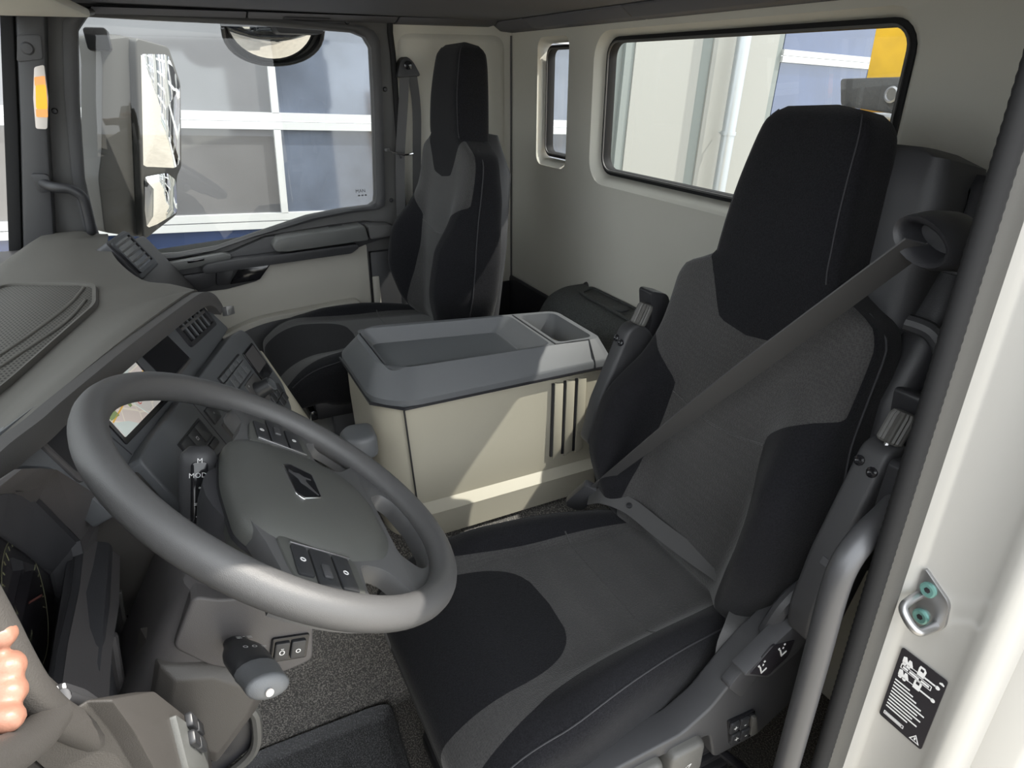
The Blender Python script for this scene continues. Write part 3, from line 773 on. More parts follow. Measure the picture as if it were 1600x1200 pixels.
lathe('webbing_stud', [(.006, 0), (.006, .003), (.0001, .004)], Frame((.535, .486, .7455), (1, .5, 0), (-.4, .8, -.5)), 'black_plastic', t, n=12)
# folded armrests with adjuster knobs
def armrest(x0, x1, poly, knob, screws, cover, nm):
    fe = (poly[0], poly[-1])
    a = prism('armrest', roundpoly(poly, .012), FX(x0), 0, x1-x0, 'seat_plastic', t, bevel=.008, seg=3)
    prism('armrest_pad', roundpoly(cover, .012), FX(x0+.006), 0, x1-x0+.004, 'black_plastic', a, bevel=.006)
    kf = Frame(knob, (1, 0, 0), (0, -.9, -.4), (0, -.42, .9))
    rr = [(.0145 if i % 2 else .0165) for i in range(36)]
    lp_ = lambda s, d: [kf(s*rr[i]*math.cos(2*math.pi*i/36), s*rr[i]*math.sin(2*math.pi*i/36), d) for i in range(36)]
    loft('adjuster_knob', [lp_(.85, -.022), lp_(1, -.019), lp_(1, .016), lp_(.85, .022), lp_(.5, .024)], 'seat_handle', a, smooth=30)
    tube('knob_shaft', [kf(0, 0, -.045), kf(0, 0, -.02)], .004, 'steel_bright', a, sm=0, n=8)
    for y, z in screws:
        # y holds the lateral offset, z the height on the sloping front face
        e_ = Vector((0, fe[1][0]-fe[0][0], fe[1][1]-fe[0][1])); q_ = (z-fe[0][1])/(fe[1][1]-fe[0][1])
        nn = Vector((0, -e_.z, e_.y)).normalized()
        nn = nn if nn.y > 0 else -nn
        fs_ = Frame((x0+y, fe[0][0]+(fe[1][0]-fe[0][0])*q_, z), (1, 0, 0), e_, nn)
        lathe('screw', [(.0075, -.003), (.0075, .0018), (.0045, .0028), (.0001, .0010)], fs_, 'black_gloss', a, n=12)
    return a
oa = armrest(.085, .128, [(.432, 1.098), (.405, 1.108), (.375, 1.088), (.352, 1.052), (.405, .885), (.432, .80), (.455, .775), (.50, .80), (.505, .85), (.487, .94)], (.102, .405, 1.125),
        [(.033, 1.076), (.011, 1.070)], [(.375, 1.165), (.325, 1.15), (.308, 1.11), (.37, .90), (.41, .90), (.365, 1.10)], 'o')
prism('armrest_band', [(.487, .942), (.492, .932), (.398, .897), (.394, .907)], FX(.0835), 0, .02, 'seat_shell', oa)
ia = armrest(.662, .700, [(.425, 1.075), (.398, 1.085), (.368, 1.062), (.350, 1.03), (.42, .83), (.47, .80), (.51, .83), (.49, .92)], (.676, .386, 1.098),
        [(.028, 1.050), (.010, 1.046)], [(.375, 1.148), (.330, 1.135), (.312, 1.09), (.37, .90), (.41, .90), (.365, 1.08)], 'i')
# seat pan, side cover, levers
pan = prism('seat_pan', roundpoly([(.17, .46), (.63, .46), (.645, .95), (.155, .95)], .02), FZ(0), .50, .615, 'black_plastic', t, bevel=.012)
sc_ = prism('side_cover', roundpoly([(.985, .625), (.808, .632), (.742, .634), (.660, .636), (.610, .662), (.560, .715), (.52, .750), (.45, .790), (.40, .76), (.38, .68), (.396, .578), (.485, .528), (.581, .529), (.60, .597), (.737, .611), (.985, .585)], .012), FX(.14), 0, .05, 'seat_plastic', t, bevel=.010, seg=3)
prism('inner_cover', roundpoly([(.97, .63), (.45, .66), (.45, .55), (.97, .54)], .02), FX(.63), 0, .03, 'black_plastic', t, bevel=.008)
lev = prism('recline_lever', roundpoly([(.580, .743), (.557, .758), (.518, .785), (.471, .812), (.42, .83), (.405, .80), (.448, .765), (.467, .736), (.521, .709)], .006), FX(.117), 0, .028, 'seat_shell', t, bevel=.004)
prism('lever_inlay', roundpoly([(.570, .743), (.531, .781), (.483, .770), (.490, .740), (.528, .716)], .004), FX(.1155), 0, .004, 'label_black', lev, bevel=.0008)
def seat_icon(y, z, s, rot):
    c, sn = math.cos(rot), math.sin(rot)
    f = lambda a, b: (y-(a*c-b*sn)*s, z+(a*sn+b*c)*s)
    bm = bmesh.new()
    for poly in ([(-.5, -1), (.5, -1), (.5, -.82), (-.3, -.82), (-.15, .35), (-.33, .4)], [(-.45, .55), (-.2, .55), (-.2, .85), (-.45, .85)], [(.25, .1), (.40, .32), (.3, .42), (.12, .2)], [(.5, .55), (.75, .55), (.75, .8), (.5, .8)]):
        bm_add(bm, *prism_data([f(*p) for p in poly], FX(.1150), -.0004, .0006))
    finish(bm, 'lever_icon', 'white_print', lev, smooth=0)
seat_icon(.546, .745, .012, .5); seat_icon(.509, .762, .012, .5)
tube('lever_hook', [(.150, .505, .765), (.145, .485, .815), (.145, .445, .835), (.15, .40, .81)], .014, 'seat_plastic', t)
sp = prism('switch_plate', roundpoly([(.568, .613), (.510, .608), (.493, .543), (.552, .547)], .004), FX(.1385), -.003, .004, 'black_gloss', t, bevel=.0015)
for i, (y, z) in enumerate(((.553, .594), (.532, .592), (.546, .564), (.525, .562))):
    b_ = prism('switch', rrect(y-.009, y+.009, z-.012, z+.012, .003), FX(.1345), -.002, .003, 'button', sp, bevel=.001)
    text('switch_mark', '+' if i % 2 == 0 else '-', Frame((.1320, y, z), (0, -1, 0), (0, .0, 1), (-1, 0, 0)), .018, 'white_print', b_)
prism('rocker', roundpoly([(.518, .600), (.509, .598), (.497, .552), (.513, .552)], .003), FX(.1335), -.003, .003, 'seat_handle', sp, bevel=.0015)
for y, z in ((.655, .585), (.735, .585)):
    h_ = loft('height_handle', [[(x, y+dy*k, z+dz*k) for dy, dz in rrect(-.034, .034, -.040, .030, .012)] for x, k in ((.125, .9), (.133, 1.0), (.19, 1.0))], 'seat_handle', t, bevel=.004)
    text('handle_mark', '<>', Frame((.1245, y, z-.010), (0, -1, 0), (0, 0, 1), (-1, 0, 0)), .016, 'white_print', h_, rot=.6)
cz = [.50-.012*i for i in range(18)]
prism('lap_anchor', roundpoly([(.585, .70), (.555, .73), (.52, .70), (.55, .66)], .008), FX(.135), 0, .02, 'seat_shell', t, bevel=.004)
susp = box('suspension', .22, .58, .46, .86, .19, .50, 'black_plastic', t, bevel=.01)
for i in range(8):
    z = .22+.034*i
    prism('bellow_rib', rrect(.20, .60, .44, .88, .03), FZ(z), 0, .018, 'black_plastic', susp, bevel=.006)
box('base_plate', .16, .64, .42, .93, .162, .20, 'black_plastic', t, bevel=.008)
rl = prism('front_slide_rail', [(.94, .505), (.965, .505), (.965, .545), (.94, .545)], FX(.16), 0, .49, 'black_gloss', t, bevel=.004)
prism('rail_mark', [(.41, .520), (.45, .520), (.45, .530), (.41, .530)], FY(.9652), 0, .0008, 'white_print', rl, smooth=0)
prism('front_handle', roundpoly([(.30, .50), (.36, .50), (.355, .47), (.305, .47)], .006), FY(.952), 0, .02, 'seat_handle', t, bevel=.004)
tube('side_dial', [(.60, .955, .575), (.645, .965, .575)], .014, 'black_plastic', t, sm=0, n=14)
tube('air_hose', [(.19, .55, .50), (.17, .50, .44), (.16, .44, .36), (.16, .38, .30)], .010, 'black_gloss', t)

# ---- passenger seat hardware
t = pas
box('seat_pan', 1.42, 1.88, .50, .95, .62, .70, 'black_plastic', t, bevel=.012)
box('seat_box', 1.45, 1.86, .48, .90, .30, .62, 'dash_dark', t, bevel=.01)
box('base_plate', 1.44, 1.88, .46, .94, .162, .31, 'black_plastic', t, bevel=.01)
prism('front_rail', [(1.42, .625), (1.88, .625), (1.88, .655), (1.42, .655)], FY(.945), 0, .02, 'black_gloss', t, bevel=.003)
loft('back_shell', [[PF(a, h, b) for a, b in rrect(-w_, w_, -.10, -.03, .02)] for h, w_ in ((.08, .20), (.3, .21), (.52, .19), (.58, .12), (.62, .08))], 'seat_shell', t, smooth=50)
lathe('hinge_knob', [(.018, 0), (.018, .015), (.012, .02), (.0001, .02)], Frame((1.415, .50, .80), (0, 1, 0), (0, 0, 1), (-1, 0, 0)), 'black_plastic', t, n=16)

# ---- passenger seat belt
sb = thing('seat_belt', 'passenger seat belt hanging from the cream side wall', 'seat belt', (2.03, .44, .6))
an = prism('belt_anchor', roundpoly([(.455, 1.525), (.37, 1.530), (.395, 1.575), (.42, 1.592), (.44, 1.575)], .012), FX(1.995), 0, .045, 'black_plastic', sb, bevel=.008, seg=3)
lathe('anchor_bolt', [(.014, 0), (.014, .006), (.0001, .009)], Frame((1.994, .415, 1.563), (0, 1, 0), (0, 0, 1), (-1, 0, 0)), 'black_gloss', an, n=14)
strip('belt_webbing', smooth_path([(2.005, .425, 1.53), (2.004, .44, 1.42), (2.0, .462, 1.27), (1.98, .478, 1.10), (1.955, .49, .92), (1.93, .50, .70)], 4), Vector((.25, 1, .15)), .032, .002, 'webbing', sb)
strip('belt_webbing', smooth_path([(2.010, .395, 1.53), (2.018, .385, 1.42), (2.02, .395, 1.25), (2.01, .41, 1.05), (2.0, .42, .75)], 4), Vector((.1, 1, -.1)), .030, .002, 'webbing', sb)
hk = thing('coat_hook', 'small chrome coat hook on the door surround beside passenger belt', 'hook', (2.0, .47, 1.28))
tube('hook', [(2.01, .505, 1.300), (1.99, .492, 1.292), (1.975, .478, 1.288), (1.965, .45, 1.284), (1.968, .425, 1.286)], .0035, 'chrome', hk, n=8)
prism('hook_plate', roundpoly([(.515, 1.304), (.495, 1.304), (.495, 1.294), (.515, 1.294)], .003), FX(2.005), 0, .015, 'chrome', hk)
tube('hook_tip', [(1.985, .470, 1.288), (1.982, .468, 1.278), (1.978, .466, 1.272)], .003, 'black_plastic', hk, n=8)

# ================================================================== CONSOLE
cn = thing('centre_console', 'beige storage console with grey tray lid between the seats', 'console', (1.07, .6, .535))
def plan(near_f, near_r, far_f, far_r, yf, yr_, ch):
    return roundpoly([(near_r, yr_), (near_f, yf-ch), (near_f+ch, yf), (far_f-ch, yf), (far_f, yf-ch), (far_r, yr_)], [.02, .05, .05, .05, .05, .03], 5)
bl0 = plan(.900, .895, 1.27, 1.17, .885, .31, .06); bl1 = plan(.897, .893, 1.28, 1.18, .890, .305, .06)
body = loft('console_body', [[(x, y, .60) for x, y in bl0], [(x, y, .80) for x, y in bl1], [(x, y, .888) for x, y in bl1]], 'console_beige', cn, bevel=0, smooth=40)
st0 = plan(.872, .872, 1.28, 1.18, .885, .33, .06)
loft('console_step', [[(x, y, .536) for x, y in st0], [(x+.003, y, .575) for x, y in st0], [(x*.9+bx_*.1, y*.9+by_*.1, .60) for (x, y), (bx_, by_) in zip(st0, bl0)], [(x, y, .62) for x, y in bl0]], 'console_step', cn, smooth=30)
# front seam, side panel edge
prism('panel_seam', [(.820, .60), (.823, .60), (.839, .885), (.836, .885)], FX(.8945), -.0006, .004, 'black_plastic', cn, smooth=0)
prism('panel_lip', [(.315, .872), (.830, .878), (.830, .881), (.315, .875)], FX(.8915), -.0006, .004, 'console_step', cn, smooth=0)
for i, y in enumerate((.465, .432, .399)):
    prism('vent_slot', [(y-.003, .66), (y+.003, .66), (y+.003, .866), (y-.003, .866)], FX(.8915), -.002, .004, 'black_plastic', cn, smooth=0)
    prism('vent_slat', [(y-.028, .662), (y-.004, .652), (y-.004, .868), (y-.028, .862)], FX(.888), 0, .006, 'console_beige', cn, bevel=.002)
# lid
lb = plan(.886, .882, 1.29, 1.19, .898, .300, .06); lt = plan(.945, .905, 1.24, 1.13, .862, .325, .05)
lm = [(a*.9+c*.1, b*.9+d*.1) for (a, b), (c, d) in zip(lb, lt)]
def inset(frac_y0, frac_y1, m):
    def edge(y):
        k = (y-.325)/(.862-.325); return .905+(.945-.905)*k+m, 1.13+(1.24-1.13)*k-m
    a0, b0 = edge(frac_y0); a1, b1 = edge(frac_y1)
    return roundpoly([(a0, frac_y0), (a1, frac_y1), (b1, frac_y1), (b0, frac_y0)], .022, 5)
tray = inset(.455, .850, .008); tray2 = inset(.50, .82, .024)
binp = inset(.338, .435, .014); bin2 = inset(.346, .425, .026)
bm = bmesh.new()
bm_add(bm, *loft_data([[(x, y, .884) for x, y in lb], [(x, y, .902) for x, y in lb], [(x, y, .908) for x, y in lm], [(x, y, .955) for x, y in lt]], False, False))
ring_fill(bm, lt, [tray, binp], FZ(.955))
bm_add(bm, *loft_data([[(x, y, .955) for x, y in tray], [(x, y, .918) for x, y in tray2]], False, True))
bm_add(bm, *loft_data([[(x, y, .955) for x, y in binp], [(x, y, .865) for x, y in bin2]], False, False))
ld = finish(bm, 'lid', 'lid_grey', cn, smooth=30)
mesh('bin_floor', [(x, y, .865) for x, y in bin2], [tuple(range(len(bin2)))], 'lid_dark', ld, smooth=0)
strip('lid_joint', [(.8805, .352, .888), (.8835, .354, .906), (.9075, .358, .9558), (.912, .40, .9558), (.916, .446, .9558), (1.02, .446, .9558), (1.15, .446, .9558)], [Vector((0, 1, 0)), Vector((0, 1, 0)), Vector((1, 1, 0)), Vector((1, 0, 0)), Vector((1, 1, 0)), Vector((0, 1, 0)), Vector((0, 1, 0))], .003, .0012, 'black_plastic', ld)
pth = smooth_path([(1.19, .30, .886), (.882, .30, .886), (.884, .60, .886), (.886, .838, .886), (.946, .898, .886), (1.23, .898, .886)], 1)
strip('lid_shadow_gap', pth, Vector((0, 0, 1)), .006, .004, 'black_plastic', ld)
fp = prism('front_flap', roundpoly([(.872, .905), (.945, .900), (.955, .955), (.925, .980), (.885, .975), (.868, .945)], .018, 5), FZ(.79), 0, .055, 'lid_grey', cn, bevel=.012, seg=3)

ec = thing('engine_cover', 'black textured cover box behind the console against the rear wall', 'cover', (1.2, .12, .53))
pr_ = roundpoly([(.008, .54), (.008, .895), (.09, .895), (.15, .872), (.245, .72), (.285, .54)], [.0, .01, .03, .05, .05, .01], 5)
prism('cover_shell', pr_, Frame((.86, 0, 0), (0, 1, 0), (0, 0, 1), (1, 0, 0)), 0, .62, 'engine_cover', ec, bevel=.014, seg=3)
prism('cover_rim', roundpoly([(.92, .012), (1.43, .012), (1.40, .085), (.95, .10)], .02), FZ(.895), 0, .006, 'engine_cover', ec, holes=[roundpoly([(.935, .018), (1.415, .018), (1.385, .075), (.965, .09)], .015)], bevel=.002)
lathe('cover_badge', [(.026, 0), (.026, .004), (.022, .005), (.0001, .004)], Frame((1.20, .055, .896), (1, 0, 0), (0, .7, 0)), 'lid_dark', ec, n=20)

sbx = thing('storage_bin', 'open black storage bin behind the passenger seat', 'storage bin', (1.8, .14, .5))
for nm, a in (('front_wall', (1.53, 2.035, .27, .285, .5, .74)), ('rear_wall', (1.53, 2.035, .006, .02, .5, .775)), ('side_wall', (1.515, 1.53, .006, .285, .5, .76)), ('side_wall', (2.02, 2.035, .02, .27, .5, .76)), ('bin_floor', (1.53, 2.02, .02, .27, .5, .515))):
    box(nm, *a, 'black_plastic', sbx, bevel=.004)
tube('bin_rim', [(1.525, .013, .777), (2.03, .013, .777)], .006, 'seat_plastic', sbx, sm=0, n=8)

# ================================================================== MIRRORS
mi = thing('side_mirror', 'tall grey exterior mirror with two glasses outside the passenger window', 'mirror', (2.3, 1.25, 1.0))
MF = Frame((2.28, 1.27, 1.247), (.742, -.661, -.111), (-.012, -.178, .984), (-.671, -.728, -.14))
def curved_glass(name, poly, fr, R, cs, ct, parent, mat='mirror_glass', n=10, d=0):
    s0, s1 = min(p[0] for p in poly), max(p[0] for p in poly); t0, t1 = min(p[1] for p in poly), max(p[1] for p in poly)
    loops = []
    for k in range(n+1):
        f = 1-k/n
        loops.append([fr(cs+(p[0]-cs)*f, ct+(p[1]-ct)*f, d-(((p[0]-cs)*f)**2+((p[1]-ct)*f)**2)/(2*R)) for p in poly])
    return loft(name, loops[:-1], mat, parent, cap0=False, cap1=True, smooth=80)
g1 = roundpoly([(-.002, -.004), (.152, .002), (.170, .018), (.172, .28), (.122, .372), (.0, .378)], .012, 5)
g2 = roundpoly([(.0, -.026), (.10, -.014), (.145, -.04), (.147, -.155), (.0, -.212)], .012, 5)
curved_glass('main_glass', g1, MF, 2.2, .085, .18, mi, d=.004)
curved_glass('wide_angle_glass', g2, MF, .45, .07, -.10, mi, d=.010)
prism('housing', roundpoly([(-.012, -.232), (.005, -.236), (.155, -.165), (.158, -.03), (.182, .005), (.184, .285), (.130, .392), (-.012, .398)], .015), MF, -.10, -.004, 'mirror_shell', mi, bevel=.015, seg=3)
prism('housing_arm', roundpoly([(-.008, .398), (-.125, .372), (-.118, .30), (-.140, .05), (-.158, -.03), (-.146, -.205), (-.008, -.235)], .015), MF, -.11, -.03, 'mirror_shell', mi, bevel=.012, seg=3)
prism('mount_bracket', roundpoly([(1.40, 1.03), (1.31, 1.015), (1.30, .97), (1.45, .96)], .01), FX(2.11), 0, .10, 'black_plastic', mi, bevel=.006)
prism('mount_bracket', roundpoly([(1.34, 1.66), (1.28, 1.66), (1.28, 1.60), (1.34, 1.60)], .01), FX(2.11), 0, .13, 'black_plastic', mi, bevel=.006)

rm = thing('kerb_mirror', 'half round kerb mirror hanging above the passenger window outside', 'mirror', (2.25, .8, 1.68))
RF = Frame((2.20, .797, 1.672), (0, 1, 0), Vector((.68, 0, -.73)), (-.73, 0, -.68))
hal = [(.155*math.cos(a), .140*math.sin(a)**.8 if math.sin(a) > 0 else 0) for a in [math.pi*k/20 for k in range(21)]]
curved_glass('kerb_glass', hal, RF, .40, 0, .05, rm, d=.004)
loft('kerb_housing', [[RF(a*1.05, b*1.05-.004, 0) for a, b in hal], [RF(a*1.05, b*1.05-.004, -.03) for a, b in hal], [RF(a*.8, b*.8, -.09) for a, b in hal]], 'black_plastic', rm, cap0=False)
tube('kerb_rim', [RF(a*1.03, b*1.03, .002) for a, b in hal], .006, 'black_plastic', rm, sm=0, n=8)
prism('kerb_bracket', roundpoly([(.66, 1.655), (.80, 1.655), (.82, 1.72), (.64, 1.72)], .01), FX(2.11), 0, .11, 'black_plastic', rm, bevel=.006)

# ================================================================== DASHBOARD
db = thing('dashboard', 'grey dashboard with angled control panels across the front of the cab', 'dashboard', (1.0, 1.5, .4))
FRONT = [(-.02, 1.45, 1.13), (.12, 1.44, 1.165), (.26, 1.425, 1.19), (.38, 1.42, 1.192), (.47, 1.41, 1.185), (.55, 1.385, 1.182), (.76, 1.31, 1.176), (.98, 1.225, 1.166), (1.06, 1.197, 1.155), (1.12, 1.195, 1.138), (1.22, 1.24, 1.130), (1.34, 1.30, 1.116), (1.6, 1.36, 1.106), (1.84, 1.392, 1.104), (1.99, 1.40, 1.10)]
fp_ = smooth_path(FRONT, 4)
rows = []
for j in range(15):
    tt = j/14
    row = []
    for p in fp_:
        back = Vector((p.x*.985+.015, 1.70-.10*abs(p.x-1)**3, 1.085))
        ww = sstep(0, .42, tt)
        row.append(Vector((p.x+(back.x-p.x)*tt, p.y+(back.y-p.y)*tt, p.z*(1-ww)+(1.118-.033*sstep(.75, 1, tt))*ww)))
    rows.append(row)
# rounded nose below the front edge
nose = [[p+Vector((0, .004, -.012)) for p in fp_], [p+Vector((0, -.001, -.005)) for p in fp_]]
loft('top_pad', nose+rows, 'dash_top', db, cap0=False, cap1=False, closed=False, smooth=60)

# speaker grille on the top
gp = roundpoly([(1.40, 1.565), (1.315, 1.395), (1.15, 1.385), (.80, 1.475), (.45, 1.585), (.45, 1.62), (1.2, 1.63)], [.03, .04, .03, .03, .02, .02, .03], 5)
gm = bpy.data.materials.new('grille'); gm.use_nodes = True
_n = gm.node_tree.nodes; _l = gm.node_tree.links; _p = _n['Principled BSDF']; _p.inputs['Roughness'].default_value = .6
_tc = _n.new('ShaderNodeTexCoord'); _mp = _n.new('ShaderNodeMapping'); _mp.inputs['Rotation'].default_value = (0, 0, .5); _mp.inputs['Scale'].default_value = (80, 160, 1)
_br = _n.new('ShaderNodeTexBrick'); _br.inputs['Scale'].default_value = 1.0; _br.inputs['Color1'].default_value = (.025, .024, .022, 1); _br.inputs['Color2'].default_value = (.025, .024, .022, 1); _br.inputs['Mortar'].default_value = (.105, .10, .09, 1); _br.inputs['Mortar Size'].default_value = .22; _br.inputs['Brick Width'].default_value = .9; _br.inputs['Row Height'].default_value = 1.0
_l.new(_tc.outputs['Object'], _mp.inputs['Vector']); _l.new(_mp.outputs['Vector'], _br.inputs['Vector']); _l.new(_br.outputs['Color'], _p.inputs['Base Color'])
_bp = _n.new('ShaderNodeBump'); _bp.inputs['Strength'].default_value = .5; _bp.inputs['Distance'].default_value = .002; _l.new(_br.outputs['Fac'], _bp.inputs['Height']); _l.new(_bp.outputs['Normal'], _p.inputs['Normal'])
MATS['grille'] = gm
gr = prism('speaker_grille', gp, FZ(1.112), 0, .010, 'grille', db, bevel=.002)
go2 = [(x+(x-1.0)*.03, y+(y-1.52)*.09) for x, y in gp]
bm = bmesh.new()
bm_add(bm, *loft_data([[(x, y, 1.112) for x, y in go2], [(x*.6+a*.4, y*.6+b*.4, 1.128) for (x, y), (a, b) in zip(go2, gp)], [(a, b, 1.127) for a, b in gp], [(a, b, 1.118) for a, b in gp]], False, False))
finish(bm, 'grille_frame', 'dash_top', db, smooth=60)
tube('grille_rib', [(1.30, 1.41, 1.1225), (1.17, 1.43, 1.1225), (1.0, 1.48, 1.1225), (.82, 1.545, 1.1225), (.6, 1.60, 1.1225)], .0035, 'dash_top', gr, n=8)
tube('grille_rib', [(1.20, 1.40, 1.1225), (1.06, 1.425, 1.1225), (.90, 1.485, 1.1225), (.74, 1.545, 1.1225), (.5, 1.60, 1.1225)], .0035, 'dash_top', gr, n=8)

# brow under the pad edge
bp_ = smooth_path([(.20, 1.43, 1.186), (.34, 1.425, 1.186), (.42, 1.416, 1.180), (.50, 1.392, 1.172), (.56, 1.372, 1.170), (.76, 1.299, 1.162), (.98, 1.214, 1.150), (1.05, 1.188, 1.140), (1.10, 1.172, 1.118), (1.125, 1.163, 1.092)], 6)
vs, fs = sweep_data(bp_, [(-.010, -.014), (.012, -.016), (.016, 0), (.010, .012), (-.010, .012)], up=(0, 0, 1))
mesh('brow', vs, fs, 'dash_brow', db, smooth=50)
prism('brow_tip', roundpoly([(0, 0), (.028, .004), (.028, .022), (0, .020)], .003), Frame((1.105, 1.150, 1.078), (.75, -.55, -.3), (0, .2, .9)), -.004, .008, 'steel_bright', db, bevel=.002)

O1 = Vector((.5, 1.39, 1.14)); E1 = Vector((.93972, -.33345, -.07578)); E2 = Vector((-.22085, -.42264, -.87898)); N1 = Vector((-.26106, -.84273, .47081))
P1 = Frame(O1, E1, E2, N1)
up = prism('upper_panel', roundpoly([(-.24, -.035), (-.10, -.046), (.10, -.050), (.30, -.057), (.505, -.066), (.56, -.052), (.648, .0), (.668, .048), (.64, .052), (.415, .066), (.12, .077), (.105, .112), (.05, .112), (.004, .112), (-.003, .056), (-.014, .016), (-.042, -.004), (-.10, -.022), (-.24, -.024)], .006), P1, -.03, 0, 'dash_panel', db, bevel=.003)
prism('panel_joint', [(.092, -.048), (.0935, -.048), (.118, .076), (.1165, .076)], P1, -.001, .0008, 'black_plastic', up, smooth=0)
# navigation screen
mapm = bpy.data.materials.new('map_screen'); mapm.use_nodes = True
_n = mapm.node_tree.nodes; _l = mapm.node_tree.links; _p = _n['Principled BSDF']; _p.inputs['Roughness'].default_value = .12
_tc = _n.new('ShaderNodeTexCoord'); _vo = _n.new('ShaderNodeTexVoronoi'); _vo.inputs['Scale'].default_value = 34
_l.new(_tc.outputs['Object'], _vo.inputs['Vector'])
_vd = _n.new('ShaderNodeTexVoronoi'); _vd.feature = 'DISTANCE_TO_EDGE'; _vd.inputs['Scale'].default_value = 34; _l.new(_tc.outputs['Object'], _vd.inputs['Vector'])
_r = _n.new('ShaderNodeValToRGB'); _r.color_ramp.elements[0].color = (.62, .55, .49, 1); _r.color_ramp.elements[1].color = (.60, .60, .57, 1)
_e = _r.color_ramp.elements.new(.5); _e.color = (.66, .57, .53, 1)
_sep = _n.new('ShaderNodeSeparateColor'); _l.new(_vo.outputs['Color'], _sep.inputs['Color']); _l.new(_sep.outputs['Red'], _r.inputs['Fac'])
_mx = _n.new('ShaderNodeMix'); _mx.data_type = 'RGBA'; _mx.inputs['A'].default_value = (.8, .74, .62, 1)
_ms = _n.new('ShaderNodeMapRange'); _ms.inputs['From Max'].default_value = .05; _l.new(_vd.outputs['Distance'], _ms.inputs['Value']); _l.new(_ms.outputs['Result'], _mx.inputs['Factor'])
_l.new(_r.outputs['Color'], _mx.inputs['B']); _l.new(_mx.outputs['Result'], _p.inputs['Base Color']); _l.new(_mx.outputs['Result'], _p.inputs['Emission Color']); _p.inputs['Emission Strength'].default_value = .12
MATS['map_screen'] = mapm
emit_mat('screen_pale', (.55, .60, .57), .14); emit_mat('screen_green', (.28, .36, .16), .1); emit_mat('screen_blue', (.03, .06, .55), .4)
emit_mat('screen_orange', (.8, .48, .1), .1); emit_mat('screen_red', (.5, .1, .08), .1); emit_mat('screen_sky', (.10, .17, .26), .1)
nb = prism('navigation_bezel', rrect(.122, .288, -.041, .062, .004), P1, -.002, .002, 'black_gloss', up, bevel=.001)
ns = prism('navigation_screen', rrect(.130, .280, -.034, .053, .002), P1, .001, .003, 'map_screen', db, smooth=0)
props(ns, 'lit navigation screen with a street map')
def dec(poly, mt, nm='map_area', d=.0032): prism(nm, poly, P1, d, d+.0004, mt, ns, smooth=0)
dec([(.130, .028), (.160, .040), (.176, .053), (.130, .053)], 'screen_pale')
dec([(.130, -.005), (.150, -.003), (.153, .026), (.130, .024)], 'screen_green')
dec([(.205, -.034), (.265, -.034), (.262, -.018), (.235, -.008), (.222, -.016)], 'screen_pale')
dec([(.190, -.034), (.280, -.034), (.280, -.028), (.190, -.024)], 'screen_sky')
def disc(s, t_, r, mt, nm='map_marker', d=.0034): dec([(s+r*math.cos(a), t_+r*math.sin(a)) for a in [2*math.pi*k/14 for k in range(14)]], mt, nm, d)
disc(.262, .030, .0042, 'screen_blue'); disc(.262, .030, .0018, 'screen_pale', d=.0039)
dec([(.186, .020), (.193, .020), (.193, .028), (.186, .028)], 'screen_green', 'map_marker', .0034)
disc(.214, .031, .0042, 'screen_red'); disc(.214, .031, .0026, 'screen_pale', d=.0039)
dec([(.200, -.003), (.216, -.005), (.218, .004), (.203, .005)], 'screen_orange')
dec([(.130, .026), (.28, .0), (.28, .0015), (.130, .0285)], 'screen_orange', 'map_road')
dec([(.165, -.034), (.168, -.034), (.215, .053), (.212, .053)], 'screen_pale', 'map_road')
# dark display and its bar
prism('dark_display', [(.308, -.043), (.418, -.048), (.437, .036), (.352, .040), (.320, .040)], P1, -.001, .0012, 'black_gloss', up, smooth=0)
prism('display_lip', [(.352, .041), (.437, .037), (.437, .043), (.352, .047)], P1, -.001, .003, 'dash_brow', up, bevel=.001)
# centre air vent
def air_vent(fr, s0, s1, t0, t1, nslat, nrib, parent, skew=0):
    v = prism('air_vent', rrect(s0, s1, t0, t1, .008), fr, -.004, .004, 'black_plastic', parent, holes=[rrect(s0+.008, s1-.008, t0+.008, t1-.008, .004)], bevel=.0015)
    prism('vent_cavity', rrect(s0+.006, s1-.006, t0+.006, t1-.006, .004), fr, .0002, .0006, 'black_gloss', v, smooth=0)
    for i in range(nslat):
        tt = t0+.008+(t1-t0-.016)*(i+.5)/nslat
        prism('slat', [(s0+.009, tt-.003), (s1-.009, tt-.003), (s1-.009, tt+.003), (s0+.009, tt+.003)], fr, .0006, .0032, 'dash_brow', v, bevel=.0008)
    for i in range(nrib):
        ss = s0+.008+(s1-s0-.016)*(i+1)/(nrib+1)
        prism('rib', [(ss-.0015, t0+.008), (ss+.0015, t0+.008), (ss+.0015, t1-.008), (ss-.0015, t1-.008)], fr, .0006, .0036, 'dash_panel', v, bevel=.0005)
    return v
VF = Frame(P1(.545, -.010, .001), E1, E2, N1)
cv = air_vent(VF, -.078, .078, -.036, .036, 1, 5, db)
lathe('vent_knob', [(.004, .003), (.004, .008), (.0001, .009)], Frame(VF(.015, -.004), E1, E2, N1), 'steel_grey', cv, n=12)
# cup pocket on the left of the panel
pk = prism('side_pocket', roundpoly([(-.005, -.028), (.072, -.034), (.086, .045), (.0, .055)], .010), P1, -.002, .004, 'dash_mid', db, holes=[roundpoly([(.004, -.020), (.064, -.026), (.076, .036), (.008, .044)], .008)], bevel=.002)
prism('pocket_floor', roundpoly([(.004, -.020), (.064, -.026), (.076, .036), (.008, .044)], .008), P1, -.001, .0008, 'black_plastic', pk, smooth=0)

